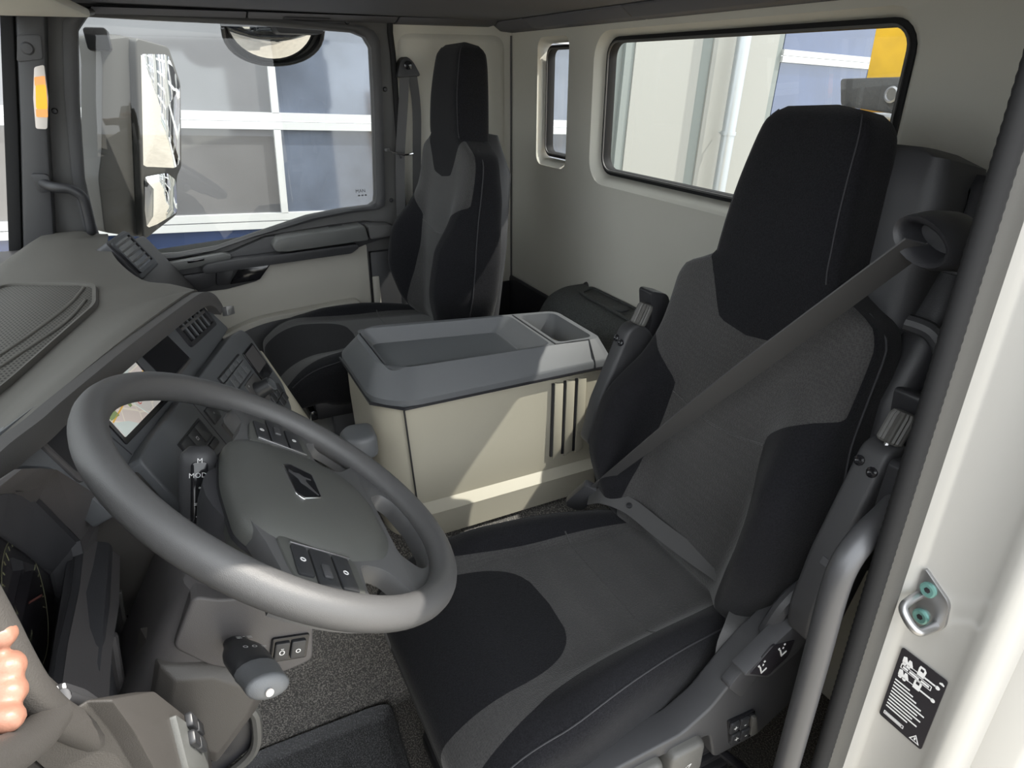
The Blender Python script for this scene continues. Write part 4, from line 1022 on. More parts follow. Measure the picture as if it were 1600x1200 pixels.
# lower control panel
O2 = O1+E2*.13+N1*.02
nh = Vector((E1.y, -E1.x, 0)).normalized()
e2b = nh*.45+Vector((0, 0, -.89)); e2b = (e2b-E1*e2b.dot(E1)).normalized()
P2 = Frame(O2, E1, e2b, e2b.cross(E1))
lo = prism('lower_panel', roundpoly([(.09, -.048), (.15, -.055), (.60, -.072), (.672, -.066), (.688, -.045), (.680, .085), (.635, .135), (.30, .150), (.10, .15)], [.01, .02, .02, .015, .012, .012, .01, .01, .01]), P2, -.16, 0, 'dash_panel', db, bevel=.006, seg=3)
props(lo, 'angled climate and switch panel')
prism('end_cap', roundpoly([(.09, -.04), (.09, .15), (.075, .155), (.03, .10), (.045, -.02)], .012), P2, -.15, -.012, 'column_grey', db, bevel=.010, seg=3)
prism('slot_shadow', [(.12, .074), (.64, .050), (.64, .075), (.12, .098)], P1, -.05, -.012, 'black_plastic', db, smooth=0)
prism('beige_end_trim', roundpoly([(.690, .0), (.684, .088), (.645, .150), (.66, .26), (.70, .27), (.715, .0)], .01), P2, -.17, -.008, 'console_beige', db, bevel=.006)
dd = prism('control_display', rrect(.590, .668, -.031, .046, .004), P2, 0, .0025, 'black_gloss', db, bevel=.001)
prism('display_glass', rrect(.596, .662, -.026, .022, .002), P2, .0024, .0030, 'dash_mid', dd, smooth=0)
def keyrow(s0, s1, t0, t1, n, glyphs=None, mt='dash_panel', parent=db):
    for i in range(n):
        a = s0+(s1-s0)*i/n; b = s0+(s1-s0)*(i+1)/n
        k_ = prism('button', rrect(a+.001, b-.001, t0, t1, .002), P2, -.001, .004, mt, parent, bevel=.001)
        if glyphs: text('button_mark', glyphs[i % len(glyphs)], Frame(P2((a+b)/2, (t0+t1)/2, .004), E1, -e2b, P2.n), .008, 'white_print', k_)
prism('key_gap', rrect(.43, .575, -.038, .008, .002), P2, -.001, .001, 'black_plastic', db, smooth=0)
keyrow(.435, .57, -.022, .004, 5, ['-', '-', '-', '-', '-'])
keyrow(.435, .57, -.035, -.024, 5)
prism('key_gap', rrect(.185, .285, -.020, .018, .002), P2, -.001, .001, 'black_plastic', db, smooth=0)
keyrow(.188, .282, -.017, .014, 3, ['o', '□', ''], 'button')
prism('key_gap', rrect(.250, .288, .020, .034, .002), P2, -.001, .001, 'black_plastic', db, smooth=0)
keyrow(.252, .286, .021, .033, 1, None, 'button')
keyrow(.312, .348, -.020, .010, 1, ['<'], 'button')
keyrow(.57, .65, .070, .090, 3, ['', '*', ''], 'button'); keyrow(.57, .65, .093, .112, 3, None, 'button')
def knob(s, t_, r=.017):
    kf = Frame(P2(s, t_), E1, e2b, P2.n)
    pl_ = prism('knob_plate', rrect(s-.036, s+.036, t_-.030, t_+.032, .003), P2, -.001, .002, 'dash_brow', db, bevel=.0008)
    k = lathe('control_knob', [(r*1.1, .0), (r*1.1, .006), (r, .009), (r*.94, .030), (r*.86, .033)], kf, 'button', db, n=24)
    lathe('knob_ring', [(r*.9, .0325), (r*.9, .0345), (r*.74, .0345), (r*.74, .0325)], kf, 'chrome', k, n=24, cap0=False, cap1=False)
    lathe('knob_face', [(r*.75, .033), (r*.75, .0338), (.0001, .034)], kf, 'dash_panel', k, n=24)
    text('knob_mark', '°', Frame(P2(s-.026, t_-.018, .002), E1, -e2b, P2.n), .016, 'white_print', pl_)
    text('knob_mark', 'o', Frame(P2(s-.027, t_+.012, .002), E1, -e2b, P2.n), .010, 'white_print', pl_)
    text('knob_mark', '°', Frame(P2(s+.022, t_+.024, .002), E1, -e2b, P2.n), .009, 'white_print', pl_)
knob(.542, .043); knob(.368, .050)
prism('panel_joint', [(.30, -.06), (.3015, -.06), (.3065, .14), (.305, .14)], P2, -.001, .0006, 'black_plastic', db, smooth=0)

# passenger side air vent with surround
PVF = Frame((1.78, 1.331, 1.082), (.95, -.309, .036), (-.139, -.527, -.838), (-.278, -.792, .544))
air_vent(PVF, -.061, .061, -.052, .052, 5, 0, db)
prism('vent_surround', roundpoly([(-.072, -.060), (.072, -.060), (.078, .066), (-.072, .066)], .012), PVF, -.05, -.003, 'dash_dark', db, bevel=.006)
prism('passenger_fascia', roundpoly([(-.50, -.02), (-.08, -.045), (.20, -.02), (.20, .20), (-.07, .25), (-.46, .20)], .015), PVF.off(0, 0, 0), -.09, -.030, 'dash_brow', db, bevel=.008)
prism('fascia_strip', [(-.45, .0), (-.09, -.02), (-.09, .005), (-.45, .02)], PVF, -.035, -.026, 'dash_mid', db, bevel=.003)
for k in range(3):
    prism('fascia_key', [(-.36+.09*k, .040), (-.29+.09*k, .038), (-.29+.09*k, .070), (-.36+.09*k, .072)], PVF, -.035, -.026, 'black_gloss', db, bevel=.002)

# dash body below
box('lower_body', -.02, 1.05, 1.44, 1.71, .45, 1.10, 'dash_dark', db, bevel=.01)
box('lower_body', 1.05, 1.98, 1.40, 1.71, .50, 1.08, 'dash_mid', db, bevel=.01)
loft('centre_body', [[(x, y, 1.0) for x, y in ((.62, 1.45), (.66, 1.33), (1.12, 1.16), (1.20, 1.20), (1.25, 1.45))], [(x, y, .62) for x, y in ((.70, 1.45), (.72, 1.36), (1.08, 1.15), (1.14, 1.20), (1.2, 1.45))], [(x, y, .50) for x, y in ((.75, 1.45), (.76, 1.42), (1.04, 1.26), (1.1, 1.28), (1.15, 1.45))]], 'dash_mid', db, bevel=.01)

# ---- instrument binnacle (arch around the gauges)
XC = .375
LG = [(.06, .93), (.05, 1.03), (.09, 1.12), (.17, 1.16), (.27, 1.155), (.345, 1.135), (.393, 1.104), (.444, 1.043), (.497, .969), (.480, .935), (.40, .921), (.30, .922)]
LM = [(.04, 1.0), (.03, 1.10), (.07, 1.19), (.14, 1.235), (.22, 1.235), (.285, 1.213), (.333, 1.188), (.394, 1.145), (.502, 1.005), (.495, .990), (.423, .988), (.319, 1.0)]
LO = [(.03, .97), (.01, 1.12), (.05, 1.23), (.12, 1.27), (.19, 1.27), (.25, 1.25), (.30, 1.222), (.353, 1.19), (.545, 1.030), (.60, .965), (.42, .950), (.326, .968)]
def lp3(L, y, q=None, f=0.0, dz=0.0):
    L = L if q is None else [(a*(1-f)+c*f, b*(1-f)+d*f) for (a, b), (c, d) in zip(L, q)]
    return [(x, y, z+dz) for x, z in L]
loft('binnacle_outer', [lp3(LO, 1.46, dz=-.05), lp3(LO, 1.370, dz=-.006), lp3(LO, 1.358), lp3(LO, 1.354, LM, .06), lp3(LM, 1.388)], 'dash_mid', db, cap0=False, cap1=False, smooth=40)
loft('binnacle_inner', [lp3(LM, 1.3885), lp3(LM, 1.400, LG, .03), lp3(LM, 1.393, LG, .06), lp3(LG, 1.430)], 'dash_dark', db, cap0=False, cap1=False, smooth=40)
loft('binnacle_gap', [lp3(LM, 1.3975), lp3(LM, 1.3975, LG, .055)], 'black_plastic', db, cap0=False, cap1=False)
cl = mesh('gauge_face', lp3(LG, 1.4325), [tuple(range(12))], 'label_black', db, smooth=0)
props(cl, 'dark instrument gauge face')
pmat('gauge_print', (.30, .30, .17), .6); pmat('gauge_needle', (.30, .12, .10), .5); pmat('gauge_ring', (.22, .21, .13), .5)
GFm = Frame((XC, 1.4318, 0), (1, 0, 0), (0, 0, 1), (0, -1, 0))
def gdisc(cx_, cz_, r):
    ring = lambda rr: [(cx_+rr*math.cos(2*math.pi*k/40), cz_+rr*math.sin(2*math.pi*k/40)) for k in range(40)]
    prism('gauge_ring', ring(r), GFm, 0, .0008, 'gauge_ring', cl, holes=[ring(r-.0012)], smooth=0)
    bm = bmesh.new()
    for k in range(25):
        a = math.radians(225-270*k/24); L = .010 if k % 4 == 0 else .005
        c, s = math.cos(a), math.sin(a); wv = .0007
        bm_add(bm, *prism_data([(cx_+(r-.004)*c-wv*s, cz_+(r-.004)*s+wv*c), (cx_+(r-.004)*c+wv*s, cz_+(r-.004)*s-wv*c), (cx_+(r-.004-L)*c+wv*s, cz_+(r-.004-L)*s-wv*c), (cx_+(r-.004-L)*c-wv*s, cz_+(r-.004-L)*s+wv*c)], GFm, 0, .0008))
    finish(bm, 'gauge_ticks', 'gauge_print', cl, smooth=0)
    prism('gauge_needle', [(cx_-.002, cz_), (cx_+.002, cz_), (cx_+r*.62, cz_-r*.35), (cx_+r*.60, cz_-r*.38)], GFm, .002, .003, 'gauge_needle', cl, smooth=0)
gdisc(.02, 1.01, .075); gdisc(-.16, 1.02, .075)
text('gauge_text', 'N', Frame((XC-.02, 1.4312, 1.03), (1, 0, 0), (0, 0, 1), (0, -1, 0)), .016, 'gauge_print', cl)
text('gauge_text', '00:000', Frame((XC-.01, 1.4312, .985), (1, 0, 0), (0, 0, 1), (0, -1, 0)), .008, 'gauge_print', cl)
prism('gauge_window', [(-.052, .94), (-.028, .94), (-.028, .955), (-.052, .955)], GFm, 0, .0006, 'dash_mid', cl, smooth=0)
lens = mesh('gauge_lens', lp3(LG, 1.426), [tuple(range(12))], 'clear_lens', db, smooth=0)
# switch and flap beside the binnacle
hz = prism('hazard_switch', rrect(.0, .030, .0, .022, .003), Frame((.560, 1.352, 1.045), (.5, -.3, -.75), (.2, .25, .9)), -.01, .010, 'button', db, bevel=.002)
text('switch_mark', '≡', Frame((.5715, 1.3395, 1.0445), (.5, -.3, -.75), (.2, .25, .9)), .012, 'white_print', hz, d=.004)
prism('binnacle_side', roundpoly([(.55, 1.06), (.60, 1.02), (.61, .94), (.575, .90), (.545, .93)], .008), FY(1.352), 0, .10, 'dash_mid', db, bevel=.006)
prism('side_latch', roundpoly([(.555, .93), (.60, .965), (.612, .94), (.568, .905)], .006), FY(1.344), 0, .02, 'column_grey', db, bevel=.004)
# knee panels under the binnacle
KF = Frame((0, 1.362, .96), (1, 0, 0), (0, -.10, 1), (0, -1, -.10))
prism('knee_panel', roundpoly([(.28, .02), (.60, .02), (.68, -.06), (.70, -.46), (.10, -.46), (.14, -.04)], .02), KF, -.05, 0, 'dash_dark', db, bevel=.01)
tube('knee_seam', [KF(.545, .0, .002), KF(.535, -.06, .002), KF(.545, -.13, .002), KF(.585, -.21, .002)], .0035, 'black_gloss', db, n=8)
prism('knee_insert', roundpoly([(.555, .0), (.62, -.01), (.665, -.10), (.60, -.20), (.555, -.12)], .012), KF, -.002, .010, 'dash_dark', db, bevel=.004)
prism('knee_highlight', roundpoly([(.500, -.05), (.508, -.05), (.497, -.12), (.480, -.19), (.476, -.19), (.488, -.12)], .002), KF, -.002, .004, 'seat_handle', db, bevel=.0015)  # thin paler strip stands in for a slanting highlight on the knee panel
tube('knee_edge', [KF(.36, -.0, .004), KF(.355, -.08, .004), KF(.37, -.16, .004), KF(.40, -.19, .004), KF(.50, -.20, .004), KF(.585, -.21, .004)], .006, 'dash_mid', db, n=8)

# ================================================================== STEERING
WA = .653
WC = Vector((.399, 1.139, 1.074))
WF = Frame(WC, (1, 0, 0), (0, math.cos(WA), math.sin(WA)))
swh = thing('steering_wheel', 'large grey four-spoke steering wheel with a black emblem', 'steering wheel', WF(0, 0, -.06))
ring = [WF(.231*math.cos(2*math.pi*k/96), .231*math.sin(2*math.pi*k/96)) for k in range(96)]
prof = [(.0185*math.cos(2*math.pi*k/18), .0195*math.sin(2*math.pi*k/18)) for k in range(18)]
vs, fs = sweep_data(ring, prof, up=WF.n, closed=True)
rim = mesh('rim', vs, fs, 'wheel_grip', swh, smooth=80)
def mirror_pts(h): return [(-x, y) for x, y in reversed(h)]
hole_r = roundpoly([(.122, -.074), (.186, -.068), (.200, -.096), (.186, -.128), (.164, -.150), (.118, -.112)], .014, 4)
hole_b = roundpoly([(-.072, -.152), (.072, -.152), (.094, -.178), (.080, -.197), (.03, -.212), (-.03, -.212), (-.080, -.197), (-.094, -.178)], .012, 4)
arc = [(.226*math.cos(math.radians(a)), .226*math.sin(math.radians(a))) for a in range(168, 373, 6)]
outl = arc+[(.205, .047), (.175, .036), (.13, .046), (.09, .06), (-.09, .06), (-.13, .046), (-.175, .036), (-.205, .047)]
prism('spokes', outl, WF, -.030, -.006, 'wheel_spoke', swh, holes=[hole_r, mirror_pts(hole_r), hole_b], bevel=.006, seg=3)
hubp = roundpoly([(-.10, .066), (0, .074), (.10, .066), (.126, .035), (.134, -.03), (.128, -.068), (.10, -.126), (.05, -.150), (-.05, -.150), (-.10, -.126), (-.128, -.068), (-.134, -.03), (-.126, .035)], .02, 4)
def hl(s, d, dv=0): return [WF(x*s, (y+.03)*s-.03+dv, d) for x, y in hubp]
hub = loft('airbag_hub', [hl(.94, -.05), hl(.99, -.035), hl(1.0, -.018), hl(.985, -.011), hl(.955, -.006), hl(.80, .004), hl(.55, .009), hl(.25, .011)], 'wheel_hub', swh, smooth=35)
props(hub, 'dark grey airbag cover')
loft('hub_gap', [hl(1.012, -.034), hl(1.012, -.030)], 'black_plastic', swh)
lathe('hub_core', [(.065, -.102), (.085, -.06), (.092, -.032)], WF, 'dash_dark', swh, n=28)
EF = WF.off(0, 0, .0105)
ep = [(.036, .007), (.046, -.005), (.036, -.037), (-.024, -.039), (-.042, -.009), (-.034, .001)]
em = prism('emblem', roundpoly(ep, .003), EF, -.002, .0015, 'chrome', swh, bevel=.0008)
ei = [((x-.001)*.90+.001, (y+.015)*.90-.015) for x, y in ep]
prism('emblem_field', roundpoly(ei, .003), EF, .001, .0020, 'black_gloss', em, smooth=0)
lion = [(.026, .000), (.021, -.006), (.0225, -.014), (.018, -.020), (.0175, -.030), (.0145, -.030), (.0135, -.022), (.006, -.021), (-.003, -.025), (-.011, -.029), (-.020, -.034), (-.021, -.032), (-.013, -.025), (-.007, -.019), (-.002, -.012), (.007, -.010), (.014, -.004), (.019, .001)]
prism('emblem_lion', lion, EF, .0018, .0024, 'steel_grey', em, smooth=0)
for sg in (1, -1):
    mm = (lambda L: [(sg*x, y) for x, y in (L if sg > 0 else reversed(L))])
    PB = WF.off(0, 0, -.006)
    pod = prism('button_pod', roundpoly(mm([(.112, .034), (.178, .026), (.206, .006), (.208, -.040), (.188, -.064), (.122, -.066)]), .014), PB, -.006, .003, 'wheel_hub', swh, bevel=.003)
    for (a0, a1, b0, b1, gl) in ((.130, .182, .001, .020, '◎'), (.130, .202, -.028, -.002, '+'), (.130, .190, -.052, -.031, '↲')):
        k_ = prism('wheel_button', roundpoly(mm([(a0, b0), (a1, b0), (a1, b1), (a0, b1)]), .003), PB, .002, .006, 'button', pod, bevel=.001)
        sm_ = (a0+a1)/2*sg
        ring_ = [(sm_+.0035*math.cos(2*math.pi*q/12), (b0+b1)/2+.0035*math.sin(2*math.pi*q/12)) for q in range(12)]
        prism('button_mark', ring_, PB, .0058, .0064, 'white_print', k_, holes=[[(sm_+(x-sm_)*.6, (b0+b1)/2+(y-(b0+b1)/2)*.6) for x, y in ring_]], smooth=0)
    prism('scroll_roller', mm([(.158, -.020), (.180, -.020), (.180, -.010), (.158, -.010)]), PB, .005, .009, 'steel_grey', pod, bevel=.002)
    prism('button_edge', mm([(.128, -.056), (.128, .020), (.125, .020), (.125, -.056)]), PB, .002, .0062, 'steel_bright', pod, bevel=.0006)

# steering column with stalks
cl_ = thing('steering_column', 'grey brown steering column shroud below the wheel', 'steering column', (.40, 1.36, .60))
def colsec(d, w_, v0, v1, r=.03): return [WF(u_, v_, d) for u_, v_ in rrect(-w_, w_, v0, v1, r, 4)]
loft('column_shroud', [colsec(-.104, .08, -.075, .07), colsec(-.115, .092, -.085, .078), colsec(-.17, .098, -.09, .078), colsec(-.24, .092, -.08, .07), colsec(-.34, .08, -.06, .06), colsec(-.46, .065, -.05, .05)], 'dash_mid', cl_, smooth=40)
prism('column_facet', roundpoly([(1.262, 1.031), (1.236, 1.015), (1.20, 1.005), (1.144, .937), (1.152, .880), (1.19, .876), (1.262, .924), (1.294, .969)], .010), FX(.297), 0, .06, 'dash_mid', cl_, bevel=.007, seg=3)
loft('column_lower_cover', [[(.300, a, b) for a, b in ((1.311, .948), (1.261, .926), (1.200, .872), (1.228, .828), (1.285, .765), (1.345, .85))], [(.288, a, b) for a, b in ((1.300, .930), (1.262, .915), (1.222, .870), (1.240, .838), (1.280, .795), (1.325, .855))]][::-1] + [[(.36, a, b) for a, b in ((1.33, .96), (1.261, .94), (1.190, .870), (1.218, .80), (1.285, .735), (1.37, .85))]], 'column_grey', cl_, bevel=.003)
bkt = prism('lower_pocket', roundpoly([(1.286, .704), (1.241, .774), (1.235, .754), (1.248, .696), (1.312, .66), (1.34, .683)], .004), FX(.36), 0, .03, 'black_plastic', cl_, bevel=.003)
tube('pocket_rim', [(.355, 1.238, .776), (.352, 1.233, .755), (.352, 1.246, .697), (.352, 1.30, .664), (.352, 1.36, .635)], .007, 'seat_handle', bkt, n=8)
# left stalk
SF0 = Vector((.295, 1.232, .950)); SF1 = Vector((.188, 1.205, .975))
def stalk(name, p0, p1, r0, r1, mat, parent, flat=.55, up_=(0, 0, 1)):
    pth = [p0.lerp(p1, k/14) for k in range(15)]
    sc_ = [r0+(r1-r0)*sstep(.0, .45, k/14)-(r1*.55)*max(0, (k-12)/2)**2*.9 for k in range(15)]
    vs, fs = sweep_data(pth, circ(1, 16, flat), up=up_, scale=sc_)
    return mesh(name, vs, fs, mat, parent, smooth=60)
ls = stalk('indicator_stalk', SF0, SF0.lerp(SF1, .72), .014, .024, 'button', cl_, .62, (0, -.4, .9))
stalk('stalk_tip', SF0.lerp(SF1, .66), SF1, .0245, .023, 'lid_grey', ls, .62, (0, -.4, .9))
lathe('stalk_collar', [(.030, -.006), (.034, 0), (.030, .008)], Frame(SF0+Vector((.012, 0, -.005)), (0, 1, 0), (0, 0, 1), (-1, 0, 0)), 'column_grey', ls, n=18)
SD = (SF1-SF0).normalized()
SN = Vector((0, -.45, .89)); SN = (SN-SD*SN.dot(SD)).normalized()
for k, gch in enumerate(('o', 'o', '=')):
    text('stalk_mark', gch, Frame(SF0.lerp(SF1, .48)+SN*.0180+SN.cross(SD)*(.010*(k-1)), SN.cross(SD), SD, SN), .012, 'white_print', ls, d=.0012)
for k, gch in enumerate(('≡', '-', '≡')):
    text('stalk_mark', gch, Frame(SF0.lerp(SF1, .18)+SN*.0125+SN.cross(SD)*(.006*(k-1)), SN.cross(SD), SD, SN), .012, 'white_print', ls, d=.003)
lathe('stalk_button', [(.0042, 0), (.0042, .002), (.0001, .0025)], Frame(SF1+SD*.0005-SN*.003, SN, SN.cross(SD), SD), 'lamp_clear', ls, n=12)
# right stalk
R0 = Vector((.452, 1.252, 1.010)); R1 = Vector((.485, 1.230, 1.112))
rs = stalk('gear_stalk', R0, R1, .018, .023, 'seat_plastic', cl_, .75, (-1, 0, 0))
RD = (R1-R0).normalized(); RN = Vector((-.75, -.15, .55)); RN = (RN-RD*RN.dot(RD)).normalized(); RS = RD.cross(RN)
rf = prism('stalk_face', rrect(-.010, .010, -.045, .038, .006), Frame(R0.lerp(R1, .5), RS, RD, RN), .010, .019, 'black_gloss', rs, bevel=.002)
for k, s in enumerate(('M', 'MODE', '°', '= o', '° -')):
    text('stalk_mark', s, Frame(R0.lerp(R1, .86-.17*k), RS, RD, RN), .009, 'white_print', rf, d=.0194)
# switch pair on the column
SW = Frame((.2955, 1.176, .915), Vector((0, -1, -.25)), Vector((0, -.25, 1)), Vector((-1, 0, 0)))
sw = prism('column_switch', rrect(-.022, .022, -.018, .018, .003), SW, -.012, .002, 'black_gloss', cl_, bevel=.001)
for k in (-1, 1):
    s_ = prism('switch_key', rrect(k*.0095-.0085, k*.0095+.0085, -.013, .013, .002), SW, .001, .006, 'button', sw, bevel=.0015)
    text('switch_mark', 'ō' if k < 0 else 'o', Frame(SW(k*.0095, 0, .006), SW.e1, SW.e2, SW.n), .013, 'white_print', s_)

# ================================================================== DRIVER DOOR (open), HAND
d2 = thing('door_2', 'open driver door panel edge at the lower left with chrome opener', 'door', (-.3, 1.36, .3), kind='structure')
dp_ = roundpoly([(-.80, 1.36), (.0, 1.32), (0.051, 1.261), (0.058, 1.223), (0.096, 1.147), (.165, 1.06), (.17, 1.02), (.17, .30), (-.80, .30)], [.02, .03, .03, .03, .02, .02, .02, .02, .02], 5)
prism('door_panel', dp_, FY(1.335), 0, .010, 'column_grey', d2, bevel=.004, seg=2)
prism('door_core', [(-.80, 1.34), (.02, 1.30), (.06, 1.18), (.10, 1.08), (.10, .30), (-.80, .30)], FY(1.345), 0, .05, 'door_dark', d2, bevel=.006)
cup = prism('opener_recess', roundpoly([(0.056, 1.185), (0.077, 1.168), (0.112, 1.123), (0.151, 1.06), (0.136, 1.063), (0.102, 1.103), (0.063, 1.163)], .010, 5), FY(1.328), 0, .009, 'seat_shell', d2, bevel=.002)
tube('door_opener', [(0.05, 1.326, 1.179), (0.06, 1.326, 1.171), (0.041, 1.32, 1.188), (0.073, 1.32, 1.145), (0.104, 1.32, 1.102), (0.123, 1.328, 1.075)], .0048, 'steel_grey', d2, n=12)
for x, z in [(0.058, 1.18), (0.072, 1.168), (0.134, 1.083)]:
    lathe('opener_icon', [(.0026, 0), (.0026, .0012), (.0001, .0016)], Frame((x, 1.3282, z), (1, 0, 0), (0, 0, 1), (0, -1, 0)), 'white_print', cup, n=10)
# textured grab bar running along the inner panel
tube('grab_bar', [(-0.038, 1.312, 1.355), (-0.033, 1.312, 1.326), (-0.03, 1.312, 1.305), (-0.028, 1.312, 1.285), (-0.023, 1.312, 1.259), (-0.009, 1.312, 1.225), (0.027, 1.312, 1.166), (0.076, 1.312, 1.084), (0.148, 1.312, 0.966)], .0098, 'column_grey', d2, n=14)
tube('grab_bar_branch', [(-0.012, 1.311, 1.227), (-0.041, 1.311, 1.245), (-0.074, 1.311, 1.272), (-0.105, 1.311, 1.301), (-0.133, 1.311, 1.327)], .0098, 'column_grey', d2, n=14)
loft('armrest_block', [[(x+dx, y, z+dz) for x, z in roundpoly([(0.003, 1.21), (0.051, 1.161), (0.115, 1.095), (0.249, 0.899), (0.297, 0.805), (0.267, 0.785), (0.043, 1.086), (0.027, 1.15)], .008)] for y, dx, dz in ((1.287, 0, 0), (1.30, .003, .003), (1.333, -.01, .0))], 'column_grey', d2, bevel=.003)
wp_ = prism('window_switches', roundpoly([(x, z) for x, z in [(0.137, 1.04), (0.209, 0.936), (0.253, 0.862), (0.216, 0.861), (0.121, 0.986)]], .005), FY(1.282), 0, .006, 'armrest_grey', d2, bevel=.002)
SWF = Frame((.195, 1.2820, .945), Vector((.54, 0, -.84)), Vector((.84, 0, .54)), (0, -1, 0))
for k in range(2):
    for j in range(2):
        prism('window_switch', rrect(-.048+.045*k, -.008+.045*k, -.016+.016*j, -.003+.016*j, .003), SWF, -.001, .006, 'button', wp_, bevel=.002)

hand = thing('person', 'fingers of a hand gripping the open driver door grip', 'person', (-0.068, 1.308, 1.287))
def finger(bm, joints, radii):
    pth = smooth_path(joints, 5)
    n_ = len(pth); rr = []
    for i in range(n_):
        f_ = i/(n_-1)*(len(radii)-1); k = min(int(f_), len(radii)-2); q = f_-k
        rr.append(radii[k]*(1-q)+radii[k+1]*q)
    rr[-1] *= .45; rr[-2] *= .8
    vs, fs = sweep_data(pth, circ(1, 14), scale=rr)
    bm_add(bm, vs, fs)
bm = bmesh.new()
away = Vector((.446, .895, 0))
for i, (c_, r_) in enumerate(zip([Vector(p) for p in [(-0.036, 1.308, 1.308), (-0.043, 1.308, 1.294), (-0.052, 1.308, 1.287), (-0.064, 1.308, 1.283)]], (.0062, .0070, .0068, .0062))):
    # knuckle chain: from the palm over the bar, tip curling back behind it
    finger(bm, [c_+away*.060+Vector((.0, 0, .004)), c_+away*.036+Vector((-.003, -.002, .004)), c_+away*.014+Vector((-.003, -.003, .002)), c_, c_+Vector((.008, .004, -.002)), c_+Vector((.013, .010, -.003))], [r_*1.2, r_*1.15, r_*1.05, r_*1.02, r_*.95, r_*.8])
pc = Vector((-0.047, 1.308, 1.298))*.5+Vector((-0.056, 1.308, 1.291))*.5+away*.062
finger(bm, [pc+away*.01+Vector((-.01, 0, .03)), pc-away*.012+Vector((-.014, -.006, .034)), pc-away*.034+Vector((-.012, -.008, .030)), pc-away*.046+Vector((-.006, -.004, .026))], [.010, .009, .008, .007])
loops = []
sd = (Vector((-0.068, 1.308, 1.287))-Vector((-0.038, 1.308, 1.311))).normalized()
for f_, (w_, h_) in ((0, (.024, .008)), (.3, (.030, .011)), (.8, (.030, .013)), (1.2, (.022, .015)), (1.8, (.020, .017))):
    c_ = pc+away*(f_*.06)
    nn = sd.cross(away).normalized()
    loops.append([c_+sd*w_*math.cos(a)+nn*h_*math.sin(a) for a in [2*math.pi*k/16 for k in range(16)]])
bm_add(bm, *loft_data(loops))
hm = finish(bm, 'hand', 'skin', hand, smooth=70)
md = hm.modifiers.new('remesh', 'REMESH'); md.mode = 'VOXEL'; md.voxel_size = .0016; md.use_smooth_shade = True
ms_ = hm.modifiers.new('smooth', 'SMOOTH'); ms_.factor = .5; ms_.iterations = 3

# ================================================================== DOOR OPENING DETAILS
gr_ = thing('grab_rail', 'bent grey steel grab rail beside the driver seat and door seal', 'grab rail', (.03, .56, .3))
tube('rail_tube', [(.055, .43, 1.052), (.045, .475, 1.044), (.035, .525, 1.036), (.03, .556, 1.012), (.03, .563, .965), (.03, .562, .85), (.03, .562, .6), (.03, .562, .3)], .0165, 'steel_grey', gr_, n=16)
prism('rail_mount', roundpoly([(.40, 1.10), (.45, 1.105), (.455, 1.02), (.41, 1.01)], .01), FX(.045), 0, .03, 'black_plastic', gr_, bevel=.005)

JF = Frame((0, .4465, 0), (1, 0, 0), (0, 0, 1), (0, 1, 0))
sk = thing('door_striker', 'steel door striker loop with green screws on the white pillar', 'striker', (-.03, .45, .93))
prism('striker_plate', roundpoly([(-.004, .992), (-.044, .965), (-.048, .928), (-.028, .895), (-.004, .905)], .008, 5), JF, -.002, .004, 'steel_bright', sk, bevel=.002)
for x, z in ((-.018, .967), (-.020, .925)):
    s_ = lathe('striker_screw', [(.010, .003), (.010, .0065), (.008, .0075), (.0001, .006)], Frame((x, .4475, z), (1, 0, 0), (0, 0, 1), (0, 1, 0)), 'green_screw', sk, n=16)
    lathe('screw_socket', [(.004, .0066), (.004, .0070), (.0001, .0070)], Frame((x, .4475, z), (1, 0, 0), (0, 0, 1), (0, 1, 0)), 'label_black', s_, n=6)
tube('striker_loop', [(-.010, .449, .952), (-.010, .468, .950), (-.012, .482, .945), (-.025, .486, .935), (-.036, .482, .928), (-.038, .468, .926), (-.038, .449, .925)], .0055, 'steel_bright', sk, n=12)

stk = thing('warning_sticker', 'black warning sticker with white truck drawings on the white pillar', 'sticker', (-.04, .446, .73))
SK = Frame((-.0755, .4472, .7315), (1, 0, 0), (0, .0, 1), (0, 1, 0))     # x 0..0.064, z 0..0.128
bmsk = prism('sticker_sheet', roundpoly([(.004, .0), (.066, .0), (.066, .128), (.004, .128)], .004), SK, -.0006, .0006, 'label_black', stk, smooth=0)
def sk_x(u): return .066-u          # u from the left edge as read
def skp(pts, nm='sticker_print', holes=()):
    prism(nm, [(sk_x(a), b) for a, b in pts], SK, .0005, .0009, 'white_print', bmsk, smooth=0, holes=[[(sk_x(a), b) for a, b in h] for h in holes])
for zt in (.108, .085):
    skp([(.006, zt), (.020, zt), (.020, zt+.003), (.017, zt+.010), (.014, zt+.010), (.013, zt+.004), (.010, zt+.011), (.006, zt+.009)], 'truck_drawing')
    for q in (.009, .015):
        skp([(q+.0025*math.cos(2*math.pi*k/12), zt-.0015+.0025*math.sin(2*math.pi*k/12)) for k in range(12)], 'truck_wheel')
    skp([(.020, zt+.0005), (.027, zt+.0005), (.027, zt+.0015), (.020, zt+.0015)], 'tow_bar')
    skp([(.027, zt-.002), (.036, zt-.002), (.037, zt+.010), (.034, zt+.014), (.028, zt+.014), (.027, zt+.010)], 'truck_drawing', holes=[[(.0295, zt+.006), (.034, zt+.006), (.034, zt+.011), (.0295, zt+.011)]])
    skp([(.036, zt), (.052, zt), (.052, zt+.0025), (.036, zt+.0025)], 'truck_frame')
    skp([(.054+.003*math.cos(2*math.pi*k/12), zt+.001+.003*math.sin(2*math.pi*k/12)) for k in range(12)], 'truck_wheel')
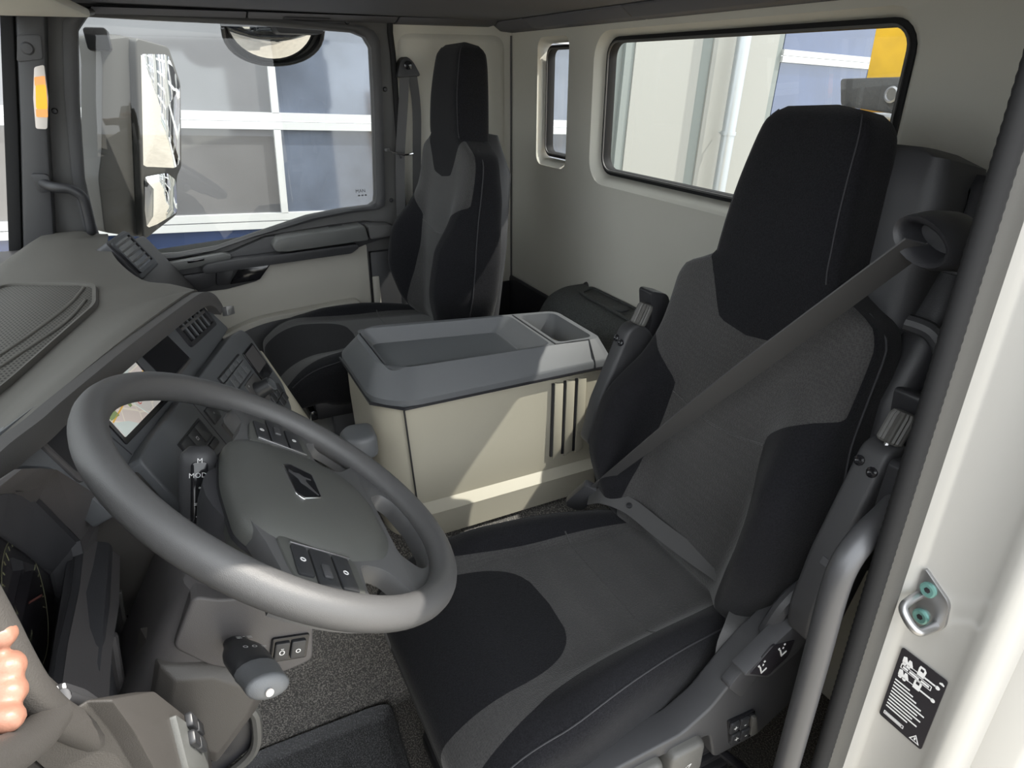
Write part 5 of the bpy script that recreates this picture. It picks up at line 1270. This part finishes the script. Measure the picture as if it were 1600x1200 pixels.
skp([(.006, .097), (.048, .097), (.048, .1045), (.006, .1045)], 'print_box', holes=[[(.007, .0978), (.047, .0978), (.047, .1037), (.007, .1037)]])
skp([(.054, .117), (.060, .117), (.060, .119), (.057, .121), (.054, .119)], 'lamp_drawing')
skp([(.009, .0992), (.016, .0992), (.016, .1022), (.009, .1022)], 'text_line'); skp([(.018, .0992), (.031, .0992), (.031, .1022), (.018, .1022)], 'text_line'); skp([(.034, .0992), (.045, .0992), (.045, .1022), (.034, .1022)], 'text_line')
for i in range(10):
    z = .073-.0056*i; L = (.026, .032, .038, .046, .052, .044, .050, .040, .048, .036)[i]
    skp([(.005, z), (L, z), (L, z+.0022), (.005, z+.0022)], 'text_line')
skp([(.005, .008), (.034, .008), (.034, .0135), (.005, .0135)], 'print_box', holes=[[(.006, .0088), (.033, .0088), (.033, .0127), (.006, .0127)]])
skp([(.007, .0098), (.031, .0098), (.031, .0117), (.007, .0117)], 'text_line')
skp([(.044, .004), (.058, .004), (.051, .0165)], 'warning_triangle', holes=[[(.0462, .0052), (.0558, .0052), (.051, .0142)]])
skp([(.0500, .007), (.0520, .007), (.0520, .0115), (.0500, .0115)], 'warning_mark')

# floor mat
fm = thing('floor_mat', 'black rubber footwell mat with raised rim beside the driver seat', 'mat', (.45, 1.2, .16))
mp_ = roundpoly([(.12, .99), (.60, .975), (.755, .965), (.765, 1.0), (.768, 1.28), (.72, 1.40), (.12, 1.42)], .03, 4)
mi_ = [(x+(.43-x)*.085, y+(1.2-y)*.12) for x, y in mp_]
bm = bmesh.new()
bm_add(bm, *loft_data([[(x, y, .162) for x, y in mp_], [(x, y, .185) for x, y in mp_], [(x*.85+a*.15, y*.85+b*.15, .192) for (x, y), (a, b) in zip(mp_, mi_)], [(x*.2+a*.8, y*.2+b*.8, .172) for (x, y), (a, b) in zip(mp_, mi_)], [(a, b, .168) for a, b in mi_]], False, True))
finish(bm, 'mat_body', 'floor_mat', fm, smooth=50)
tube('mat_groove', [(.30, 1.10, .1695), (.42, 1.06, .1695), (.55, 1.06, .1695), (.66, 1.10, .1695)], .003, 'floor_mat', fm, n=6)
